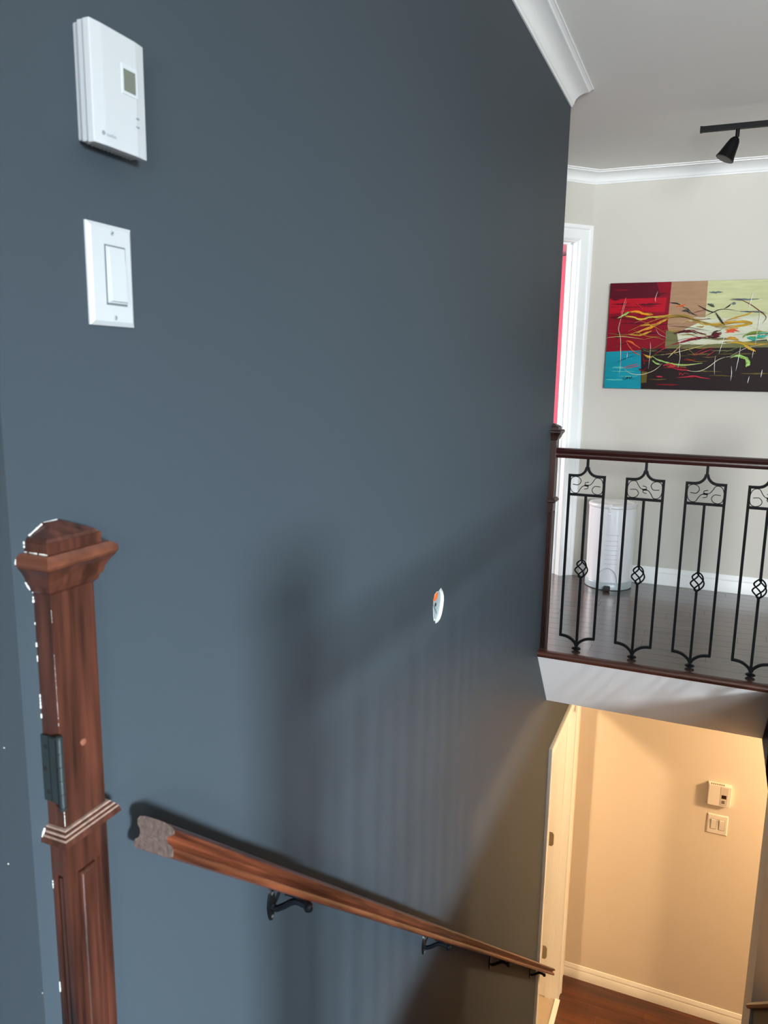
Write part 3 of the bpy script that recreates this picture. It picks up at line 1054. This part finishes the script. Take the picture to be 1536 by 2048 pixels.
def baluster(x, y, rotz, flip):
    e = empty('baluster', (x, y, 0))
    e.rotation_euler = (0, 0, rotz)
    e.parent = gr
    e.matrix_parent_inverse = parent_world(gr).inverted()
    for nm, me in (('frame', ME_FRAME), ('center_rod', ME_ROD), ('basket', ME_BASKET), ('floor_collar', ME_COLLAR), ('scroll', ME_S1), ('scroll', ME_S2), ('scroll_tie', ME_TIE)):
        o = bpy.data.objects.new(nm, me)
        COL.objects.link(o)
        o.parent = e
        if flip and nm == 'scroll':
            o.scale = (-1, 1, 1)
    return e


for i, x in enumerate((0.1605, 0.4075, 0.6515, 0.8935)):
    baluster(x, GY, 0, i % 2 == 1)
y = 3.28
while y > 0.46:
    baluster(XS, y, math.pi / 2, False)
    y -= 0.246

# ---- painting on the upstairs wall
PY = YF - 0.003
pt = tag(empty('painting', (0.03, PY, 1.18)), 'large unframed abstract painting with crimson turquoise and black areas', 'painting')
PW, PH, PD = 1.22, 0.608, 0.035
b = MB()
b.box(0.03, 0.03 + PW, PY - PD, PY, 1.18, 1.18 + PH)
b.build('canvas', mat('canvas_edge', (26, 20, 22), 0.6), pt, bevel=0.002)
PAL = {'crimson': (132, 4, 30), 'dark_crimson': (84, 2, 24), 'bright_red': (178, 6, 34), 'beige': (168, 134, 104), 'pale_green': (196, 200, 152), 'off_white': (206, 210, 186),
       'olive': (112, 112, 72), 'turquoise': (8, 140, 160), 'brown_black': (34, 20, 22), 'olive_dark': (96, 84, 28), 'green_light': (150, 206, 96), 'orange': (238, 150, 22), 'yellow': (222, 176, 40),
       'ochre': (196, 140, 48), 'olive_y': (150, 124, 58), 'mustard': (182, 146, 30), 'black': (14, 14, 16), 'red_orange': (206, 76, 46), 'slate': (96, 112, 112), 'maroon': (104, 18, 34),
       'dark_maroon': (78, 12, 30), 'green_olive': (104, 132, 50), 'teal': (26, 160, 140), 'sky_teal': (80, 180, 176), 'yellow_d': (214, 168, 22), 'cream': (226, 218, 190), 'pink': (232, 150, 150),
       'red': (200, 40, 40), 'coral': (226, 88, 62), 'crimson_d': (112, 10, 26), 'rose': (188, 40, 66), 'sand': (202, 186, 128), 'pale': (206, 206, 170), 'white': (240, 240, 236), 'lilac': (186, 140, 150)}


def paint(c):
    return mat('paint_' + c, PAL[c], 0.5, 0.22, 26, 0.35, 60, spec=0.12, stretch=(0.4, 1, 2.2))


BLOCKS=[
('crimson',[(-0.003,0.612),(0.338,0.607),(0.342,0.468),(0.336,0.321),(0.349,0.232),(0.199,0.217),(0.0,0.214)]),
('dark_crimson',[(-0.002,0.609),(0.257,0.607),(0.284,0.527),(0.174,0.515),(0.002,0.521)]),
('bright_red',[(0.001,0.518),(0.318,0.52),(0.312,0.437),(0.165,0.445),(0.002,0.433)]),
('beige',[(0.338,0.607),(0.53,0.607),(0.533,0.408),(0.51,0.333),(0.347,0.321),(0.334,0.36)]),
('pale_green',[(0.53,0.607),(0.875,0.609),(0.875,0.404),(0.643,0.376),(0.533,0.408)]),
('olive',[(0.328,0.334),(0.413,0.334),(0.415,0.27),(0.657,0.27),(0.875,0.279),(0.874,0.239),(0.476,0.228),(0.331,0.228)]),
('off_white',[(0.389,0.321),(0.533,0.396),(0.875,0.417),(0.875,0.288),(0.645,0.261),(0.403,0.254)]),
('turquoise',[(0.0,0.213),(0.199,0.224),(0.214,-0.002),(-0.004,-0.0)]),
('brown_black',[(0.199,0.232),(0.874,0.243),(0.874,-0.001),(0.213,-0.004)]),
('olive_dark',[(0.211,0.102),(0.243,0.1),(0.242,0.038),(0.213,0.035)]),
]
STROKES=[
('green_light',0.0158,[(0.054,0.408),(0.081,0.42),(0.104,0.436),(0.122,0.443)]),
('orange',0.0158,[(0.122,0.444),(0.165,0.444),(0.196,0.43),(0.251,0.426)]),
('yellow',0.0145,[(0.099,0.417),(0.142,0.413),(0.185,0.4),(0.228,0.409),(0.289,0.414),(0.349,0.423)]),
('ochre',0.0182,[(0.187,0.361),(0.229,0.367),(0.266,0.367),(0.302,0.389),(0.338,0.404)]),
('orange',0.0145,[(0.167,0.322),(0.206,0.341),(0.242,0.354),(0.266,0.36)]),
('ochre',0.0133,[(0.128,0.313),(0.183,0.31),(0.219,0.322),(0.249,0.335)]),
('olive_y',0.0206,[(0.265,0.399),(0.349,0.417),(0.429,0.416),(0.472,0.396),(0.534,0.377),(0.607,0.357),(0.68,0.351)]),
('mustard',0.0206,[(0.534,0.371),(0.625,0.37),(0.686,0.382),(0.771,0.375),(0.716,0.357),(0.656,0.351)]),
('mustard',0.0109,[(0.643,0.388),(0.692,0.406),(0.74,0.418),(0.777,0.436)]),
('black',0.0073,[(0.335,0.49),(0.372,0.487),(0.397,0.477)]),
('red_orange',0.0133,[(0.372,0.468),(0.403,0.473),(0.424,0.478)]),
('black',0.0097,[(0.409,0.467),(0.434,0.454),(0.459,0.431),(0.49,0.418)]),
('black',0.0158,[(0.41,0.442),(0.434,0.444),(0.453,0.431)]),
('black',0.0073,[(0.489,0.475),(0.52,0.456),(0.557,0.439),(0.587,0.433)]),
('black',0.0097,[(0.537,0.48),(0.562,0.471),(0.575,0.464)]),
('black',0.0133,[(0.584,0.433),(0.6,0.408),(0.619,0.382),(0.637,0.363)]),
('black',0.0055,[(0.533,0.415),(0.569,0.433),(0.612,0.45),(0.685,0.445)]),
('black',0.0073,[(0.624,0.451),(0.648,0.466),(0.66,0.481)]),
('slate',0.0158,[(0.663,0.481),(0.685,0.481)]),
('maroon',0.0048,[(0.66,0.508),(0.709,0.499),(0.758,0.474),(0.795,0.448),(0.832,0.42),(0.843,0.399),(0.826,0.371)]),
('black',0.0024,[(0.667,0.441),(0.74,0.436),(0.801,0.431),(0.856,0.423)]),
('maroon',0.0036,[(0.459,0.429),(0.495,0.44),(0.538,0.451)]),
('dark_maroon',0.0303,[(0.559,0.295),(0.589,0.314),(0.626,0.32)]),
('dark_maroon',0.0230,[(0.547,0.301),(0.584,0.301),(0.614,0.301)]),
('dark_maroon',0.0182,[(0.371,0.315),(0.407,0.327),(0.449,0.333),(0.498,0.324),(0.547,0.311)]),
('maroon',0.0145,[(0.367,0.257),(0.415,0.27),(0.463,0.283),(0.511,0.292),(0.547,0.298)]),
('red_orange',0.0303,[(0.65,0.329),(0.674,0.338),(0.705,0.332)]),
('green_olive',0.0242,[(0.735,0.301),(0.777,0.319),(0.826,0.322),(0.862,0.319)]),
('teal',0.0279,[(0.759,0.294),(0.79,0.294),(0.826,0.3),(0.862,0.306)]),
('sky_teal',0.0121,[(0.808,0.313),(0.838,0.322),(0.862,0.319)]),
('mustard',0.0158,[(0.657,0.27),(0.711,0.27),(0.76,0.264),(0.82,0.26),(0.862,0.264)]),
('yellow_d',0.0158,[(0.742,0.257),(0.772,0.239),(0.808,0.22)]),
('ochre',0.0182,[(0.65,0.289),(0.681,0.295),(0.717,0.282)]),
('cream',0.0030,[(0.07,0.388),(0.063,0.349),(0.078,0.297),(0.084,0.231),(0.089,0.133),(0.085,0.081)]),
('pink',0.0030,[(0.071,0.427),(0.084,0.479),(0.094,0.524)]),
('pink',0.0030,[(0.064,0.336),(0.075,0.414),(0.101,0.511)]),
('red',0.0042,[(0.125,0.511),(0.163,0.484),(0.189,0.458),(0.202,0.441)]),
('coral',0.0097,[(0.112,0.277),(0.139,0.27),(0.168,0.251),(0.192,0.235)]),
('coral',0.0061,[(0.112,0.277),(0.132,0.244),(0.163,0.212),(0.2,0.193)]),
('black',0.0097,[(0.05,0.297),(0.075,0.297)]),
('black',0.0085,[(0.058,0.316),(0.07,0.323)]),
('black',0.0158,[(0.204,0.238),(0.247,0.222),(0.289,0.229)]),
('ochre',0.0145,[(0.218,0.199),(0.243,0.187),(0.261,0.18)]),
('green_light',0.0109,[(0.261,0.19),(0.297,0.171),(0.346,0.155),(0.394,0.146),(0.454,0.142),(0.538,0.154)]),
('green_light',0.0133,[(0.267,0.167),(0.292,0.148),(0.31,0.142)]),
('crimson_d',0.0158,[(0.197,0.115),(0.222,0.109),(0.233,0.122)]),
('crimson_d',0.0109,[(0.205,0.212),(0.219,0.167),(0.226,0.141)]),
('rose',0.0133,[(0.329,0.136),(0.358,0.143),(0.389,0.136),(0.359,0.127)]),
('rose',0.0048,[(0.101,0.121),(0.143,0.134),(0.19,0.147)]),
('rose',0.0048,[(0.119,0.118),(0.167,0.128),(0.202,0.138)]),
('cream',0.0030,[(0.114,0.114),(0.151,0.089),(0.205,0.083),(0.264,0.1),(0.299,0.123),(0.322,0.149)]),
('sand',0.0042,[(0.302,0.197),(0.368,0.206),(0.434,0.223),(0.512,0.245),(0.59,0.27),(0.644,0.289)]),
('sand',0.0055,[(0.351,0.181),(0.38,0.213),(0.421,0.257)]),
('rose',0.0042,[(0.272,0.196),(0.319,0.229),(0.367,0.254)]),
('rose',0.0042,[(0.483,0.194),(0.537,0.213),(0.585,0.232)]),
('rose',0.0030,[(0.555,0.191),(0.603,0.223)]),
('rose',0.0061,[(0.377,0.124),(0.419,0.115),(0.461,0.112),(0.479,0.106)]),
('pale',0.0042,[(0.461,0.112),(0.497,0.106),(0.539,0.112),(0.58,0.138),(0.616,0.17),(0.658,0.188),(0.706,0.192)]),
('green_light',0.0182,[(0.688,0.189),(0.73,0.191),(0.766,0.18),(0.784,0.162)]),
('green_light',0.0303,[(0.769,0.171),(0.778,0.153),(0.775,0.14)]),
('rose',0.0085,[(0.295,0.075),(0.331,0.072)]),
('rose',0.0085,[(0.408,0.07),(0.456,0.074),(0.498,0.08),(0.54,0.072),(0.588,0.066)]),
('rose',0.0030,[(0.419,0.102),(0.42,0.083),(0.426,0.096),(0.438,0.086),(0.45,0.096),(0.474,0.09)]),
('white',0.0036,[(0.767,0.541),(0.758,0.492),(0.749,0.443)]),
('white',0.0030,[(0.807,0.454),(0.811,0.393),(0.805,0.319),(0.802,0.257)]),
('white',0.0030,[(0.641,0.301),(0.633,0.264),(0.621,0.207)]),
('white',0.0036,[(0.729,0.251),(0.724,0.183),(0.716,0.112)]),
('white',0.0030,[(0.691,0.139),(0.696,0.096),(0.694,0.056)]),
('white',0.0036,[(0.788,0.085),(0.782,0.045)]),
('white',0.0030,[(0.604,0.195),(0.603,0.139),(0.608,0.089)]),
('white',0.0030,[(0.411,0.302),(0.41,0.232),(0.417,0.181),(0.41,0.124)]),
('white',0.0024,[(0.248,0.27),(0.252,0.219),(0.248,0.116)]),
('white',0.0024,[(0.268,0.556),(0.257,0.514),(0.261,0.495)]),
('white',0.0048,[(0.85,0.122),(0.846,0.079)]),
('white',0.0024,[(0.796,0.233),(0.793,0.183)]),
('white',0.0024,[(0.124,0.212),(0.123,0.173)]),
('lilac',0.0042,[(0.273,0.347),(0.292,0.315),(0.335,0.296)]),
('black',0.0030,[(0.107,0.068),(0.121,0.074),(0.115,0.062),(0.107,0.054),(0.122,0.054),(0.134,0.069),(0.133,0.058),(0.146,0.068),(0.149,0.059),(0.16,0.073),(0.158,0.06),(0.17,0.058),(0.185,0.066)]),
]

for i, (c, pts) in enumerate(BLOCKS):
    b = MB()
    yy = PY - PD - 0.0006 - 0.0003 * i
    q = [(0.03 + min(max(s_, 0.001), PW - 0.001), yy, 1.18 + min(max(t_, 0.001), PH - 0.001)) for s_, t_ in pts]
    b.hull(q, [(x, PY - PD + 0.0005, z) for x, _, z in q])
    b.build('paint_area', paint(c), pt)
# the part of the canvas beyond the picture's edge carries on in the same tones
for c, s0, s1, t0, t1 in (('pale_green', 0.86, 1.218, 0.40, 0.607), ('off_white', 0.86, 1.218, 0.26, 0.40), ('olive', 0.86, 1.218, 0.235, 0.26), ('brown_black', 0.86, 1.218, 0.001, 0.235)):
    b = MB()
    b.box(0.03 + s0, 0.03 + s1, PY - PD - 0.0006, PY - PD + 0.0005, 1.18 + t0, 1.18 + t1)
    b.build('paint_area', paint(c), pt)
SHADE = {'orange': ('yellow', 'ochre'), 'yellow': ('green_light', 'ochre'), 'ochre': ('yellow', 'olive_y'), 'olive_y': ('mustard', 'olive_dark'), 'mustard': ('yellow_d', 'olive_y'),
         'dark_maroon': ('maroon', 'brown_black'), 'maroon': ('dark_maroon', 'rose'), 'red_orange': ('coral', 'ochre'), 'green_light': ('pale', 'green_olive'), 'teal': ('sky_teal', 'green_olive'),
         'green_olive': ('green_light', 'olive_dark'), 'rose': ('coral', 'crimson_d'), 'black': ('olive_dark', 'slate'), 'crimson_d': ('maroon', 'black'), 'coral': ('orange', 'red')}
rnd = random.Random(21)
layer = [0]


def ribbon(c, w, pts, dx=0.0, dz=0.0, rag=0.5):
    b = MB()
    P = arc([(0.03 + s_ + dx, 0, 1.18 + t_ + dz) for s_, t_ in pts], 5)
    yy = PY - PD - 0.0040 - 0.00004 * layer[0]
    layer[0] += 1
    L = len(P)
    left, right = [], []
    for k, p in enumerate(P):
        d = (P[min(k + 1, L - 1)] - P[max(k - 1, 0)])
        nrm = Vector((-d.z, 0, d.x)).normalized()
        t = k / (L - 1)
        tp = min(1.0, 0.18 + 2.2 * min(t, 1 - t))
        wa = w * 0.5 * tp * (1 - rag / 2 + rag * rnd.random())
        wb = w * 0.5 * tp * (1 - rag / 2 + rag * rnd.random())
        q = Vector((min(max(p.x, 0.032), 0.03 + PW - 0.002), yy, min(max(p.z, 1.182), 1.18 + PH - 0.002)))
        left.append(q + nrm * wa)
        right.append(q - nrm * wb)
    for k in range(L - 1):
        b.poly([left[k], left[k + 1], right[k + 1], right[k]])
    bmesh.ops.solidify(b.bm, geom=b.bm.faces[:], thickness=0.0008)
    b.build('paint_stroke', paint(c), pt)


# brushed dabs that break up the edges of the colour areas
for c, s0, s1, t0, t1, nn in (('dark_crimson', 0.01, 0.32, 0.24, 0.60, 14), ('crimson', 0.01, 0.33, 0.24, 0.6, 10), ('beige', 0.34, 0.53, 0.33, 0.6, 8), ('olive_y', 0.34, 0.53, 0.3, 0.5, 5), ('pale_green', 0.54, 0.85, 0.40, 0.6, 8),
                              ('off_white', 0.42, 0.8, 0.27, 0.42, 10), ('turquoise', 0.01, 0.19, 0.02, 0.2, 8), ('sky_teal', 0.01, 0.19, 0.02, 0.2, 4), ('olive_dark', 0.22, 0.9, 0.02, 0.22, 8), ('crimson_d', 0.22, 0.5, 0.02, 0.2, 6),
                              ('slate', 0.54, 0.85, 0.42, 0.6, 4), ('olive', 0.34, 0.85, 0.22, 0.3, 8)):
    for k in range(nn):
        s_, t_, l_ = s0 + (s1 - s0) * rnd.random(), t0 + (t1 - t0) * rnd.random(), 0.05 + 0.10 * rnd.random()
        ribbon(c, 0.004 + 0.008 * rnd.random(), [(max(s0, s_ - l_ / 2), t_), (s_, t_ + 0.004 * (rnd.random() - .5)), (min(s1, s_ + l_ / 2), t_ + 0.006 * (rnd.random() - .5))], rag=0.9)
for c, w, pts in STROKES:
    if w > 0.0085 and c in SHADE:
        ribbon(c, w * 0.62, pts, 0, 0, 0.9)
        for q in range(3):
            cc = (SHADE[c] + (c,))[q]
            jit = [(s_ + rnd.uniform(-.5, .5) * w * 0.9, t_ + rnd.uniform(-.5, .5) * w * 0.9) for s_, t_ in pts]
            ribbon(cc, w * 0.26, jit, 0, 0, 0.8)
    else:
        ribbon(c, w * 0.85, pts, 0, 0, 0.4)
for c, w, pts in STROKES[::2]:
    if 0.08 < min(s_ for s_, _ in pts) and max(s_ for s_, _ in pts) < 0.56:
        ribbon(c, w * 0.6, [(1.30 - s_ * 0.9 + 0.04, t_) for s_, t_ in pts], 0, 0, 0.7)
# fine dripped lines across the middle
for k in range(46):
    s_, t_ = 0.06 + 0.78 * rnd.random(), 0.36 + 0.10 * (rnd.random() - 0.5) if k % 2 else 0.17 + 0.12 * rnd.random()
    an, l_ = rnd.uniform(-0.7, 0.7), 0.04 + 0.09 * rnd.random()
    cx_, cz_ = math.cos(an) * l_, math.sin(an) * l_ * 0.6
    bw = rnd.uniform(-0.02, 0.02)
    c = rnd.choice(('black', 'black', 'maroon', 'ochre', 'olive_y', 'sand', 'rose', 'cream', 'mustard', 'olive_dark', 'green_olive'))
    ribbon(c, rnd.uniform(0.0012, 0.0032), [(s_ - cx_, t_ - cz_), (s_, t_ + bw), (s_ + cx_, t_ + cz_)], rag=0.5)

# ---- pedal bin
BX, BY, BR = 0.147, 4.722, 0.137
bn = tag(empty('pedal_bin', (BX, BY, 0)), 'white cylindrical pedal bin standing behind the gallery balusters', 'bin')
M_BIN = mat('white_bin_plastic', (244, 247, 252), 0.16, 0.02, 8, coat=0.5)
M_BINB = mat('grey_bin_base', (176, 192, 198), 0.3, 0.03, 8, coat=0.3)
b = MB()
b.lathe([(BR - 0.006, 0.0), (BR, 0.004), (BR, 0.040), (BR - 0.004, 0.045)], 48, (BX, BY, 0))
b.build('base_ring', M_BINB, bn, smooth=True)
b = MB()
b.lathe([(BR - 0.006, 0.045), (BR - 0.003, 0.048), (BR - 0.001, 0.20), (BR + 0.001, 0.46), (BR + 0.001, 0.488), (BR - 0.003, 0.490)], 48, (BX, BY, 0))
body = b.build('body', M_BIN, bn, smooth=True)
b = MB()
b.lathe([(BR - 0.002, 0.490), (BR + 0.004, 0.492), (BR + 0.005, 0.502), (BR + 0.001, 0.509), (BR - 0.016, 0.512), (BR - 0.022, 0.508), (0.05, 0.509), (0.001, 0.510)], 48, (BX, BY, 0))
b.build('lid', mat('bin_lid', (226, 228, 230), 0.25, coat=0.3), bn, smooth=True)


def on_bin(a_, r, z):
    return (BX + r * math.sin(a_), BY - r * math.cos(a_), z)


for k, z in enumerate((0.335, 0.300, 0.272, 0.244, 0.216, 0.189, 0.162)):
    b = MB()
    pts = [on_bin(-0.12 + 0.55 * i / 10, BR + 0.0004, z) for i in range(11)]
    b.tube(pts, 0.0010, 4)
    b.build('rib', mat('bin_rib', (186, 194, 204), 0.4), body)
b = MB()
pts = []
for i in range(15):
    t = i / 14 * math.pi
    pts.append(on_bin(0.05 + 0.42 * math.cos(t), BR + 0.001, 0.050 + 0.085 * math.sin(t)))
b.tube(pts, 0.0024, 6)
b.build('pedal_arch', M_BINB, body, smooth=True)
b = MB()
a0 = -0.02
b.hull([on_bin(a0 - 0.02, BR - 0.01, 0.006), on_bin(a0 + 0.22, BR - 0.01, 0.006), on_bin(a0 + 0.22, BR + 0.032, 0.006), on_bin(a0 - 0.02, BR + 0.032, 0.006)],
       [on_bin(a0 - 0.02, BR - 0.01, 0.030), on_bin(a0 + 0.22, BR - 0.01, 0.030), on_bin(a0 + 0.22, BR + 0.030, 0.022), on_bin(a0 - 0.02, BR + 0.030, 0.022)])
pd = b.build('pedal', mat('black_pedal', (8, 8, 10), 0.5), bn, bevel=0.002)
b = MB()
for z0, z1, w in ((0.470, 0.518, 0.05), (0.425, 0.462, 0.065)):
    b.hull([on_bin(-w, BR + 0.001, z0), on_bin(w, BR + 0.001, z0), on_bin(w, BR + 0.009, z0), on_bin(-w, BR + 0.009, z0)],
           [on_bin(-w, BR + 0.001, z1), on_bin(w, BR + 0.001, z1), on_bin(w, BR + 0.009, z1), on_bin(-w, BR + 0.009, z1)])
b.build('latch', M_BIN, bn, bevel=0.0015)

# ---- track light under the gallery ceiling
TY, TZ = 3.93, 2.338
tl = tag(empty('track_light', (0.6, TY, CZ)), 'black track light bar with one bell-shaped spot', 'track light')
b = MB()
b.box(0.499, 1.60, TY - 0.011, TY + 0.011, TZ - 0.0115, TZ + 0.0115)
b.build('track', M_BLACK, tl, bevel=0.0015)
b = MB()
b.box(0.491, 0.501, TY - 0.012, TY + 0.012, TZ - 0.0125, TZ + 0.0125)
b.build('end_cap', M_BLACK, tl, bevel=0.001)
b = MB()
b.lathe([(0.006, TZ + 0.010), (0.006, CZ - 0.012), (0.06, CZ - 0.010), (0.065, CZ)], 24, (1.05, TY, 0))
b.build('ceiling_mount', M_BLACK, tl, smooth=True)


def spot(x, ax):
    e = empty('spot_head', (x, TY, TZ - 0.012))
    e.parent = tl
    e.matrix_parent_inverse = parent_world(tl).inverted()
    b = MB()
    b.lathe([(0.0075, TZ - 0.044), (0.0085, TZ - 0.040), (0.0085, TZ - 0.010)], 14, (x, TY, 0))
    b.build('stem', M_BLACK, e, smooth=True)
    d = Vector(ax).normalized()
    R3 = (-d).to_track_quat('Z', 'Y').to_matrix()
    base = Vector((x - 0.002, TY, TZ - 0.044))
    prof = [(0.0375, -0.098), (0.0405, -0.0985), (0.0395, -0.094), (0.0355, -0.082), (0.0310, -0.060), (0.0265, -0.036), (0.0215, -0.016), (0.0140, -0.004), (0.004, 0.001)]
    b = MB()
    b.lathe(prof, 32, base, R3)
    b.build('shade', M_BLACK, e, smooth=True)
    b = MB()
    b.lathe([(0.033, -0.0990), (0.036, -0.0985)], 24, base, R3)
    b.build('lens', mat('spot_lens', (16, 17, 18), 0.3), e)


spot(0.6455, (-0.42, -0.10, -0.90))
spot(1.25, (0.42, -0.10, -0.90))

# ---- lower thermostat and double switch
lt = tag(empty('thermostat', (0.89, YT, -1.45)), 'white wall thermostat with dark display on the lower beige wall', 'thermostat')
b = MB()
b.box(0.822, 0.962, YT - 0.010, YT, -1.437, -1.291)
b.build('wall_plate', M_PLASTIC3, lt, bevel=0.002)
b = MB()
b.box(0.826, 0.960, YT - 0.034, YT - 0.010, -1.435, -1.293)
bd = b.build('body', M_PLASTIC3, lt, bevel=0.004)
b = MB()
b.box(0.898, 0.942, YT - 0.0352, YT - 0.033, -1.425, -1.300)
b.build('control_panel', mat('thermostat_panel', (206, 200, 194), 0.45), lt, bevel=0.001)
b = MB()
b.box(0.906, 0.934, YT - 0.0362, YT - 0.035, -1.377, -1.353)
b.build('display', mat('dark_display', (44, 30, 18), 0.3), lt)
for z in (-1.395, -1.405):
    b = MB()
    b.tube([(0.910, YT - 0.0355, z), (0.926, YT - 0.0355, z)], 0.0028, 8)
    b.build('button', mat('dark_button', (52, 36, 26), 0.5), lt)
for k in range(7):
    b = MB()
    b.box(0.838 + k * 0.012, 0.846 + k * 0.012, YT - 0.030, YT - 0.014, -1.2945, -1.2920)
    b.build('vent_slot', mat('vent_shadow', (120, 104, 90), 0.6), lt)

ls = tag(empty('light_switch', (0.9, YT, -1.645)), 'double light switch with two rockers under the lower thermostat', 'switch')
x0, x1, z0, z1 = 0.838, 0.960, -1.645, -1.511
b = MB()
f = lambda i, y: [(x0 + i, y, z0 + i), (x1 - i, y, z0 + i), (x1 - i, y, z1 - i), (x0 + i, y, z1 - i)]
b.hull(f(0, YT), f(0, YT - 0.003))
b.hull(f(0, YT - 0.003), f(0.005, YT - 0.007))
b.build('face_plate', M_PLASTIC3, ls)
for xa in (0.860, 0.909):
    b = MB()
    b.box(xa - 0.002, xa + 0.034, YT - 0.0078, YT - 0.0068, -1.612, -1.541)
    b.build('rocker_frame', mat('switch_joint', (96, 102, 106), 0.6), ls)
    b = MB()
    b.hull([(xa, YT - 0.0075, -1.610), (xa + 0.032, YT - 0.0075, -1.610), (xa + 0.032, YT - 0.0075, -1.543), (xa, YT - 0.0075, -1.543)],
           [(xa + .001, YT - 0.009, -1.609), (xa + 0.031, YT - 0.009, -1.609), (xa + 0.031, YT - 0.013, -1.544), (xa + .001, YT - 0.013, -1.544)])
    b.build('rocker', M_PLASTIC3, ls, bevel=0.0006)
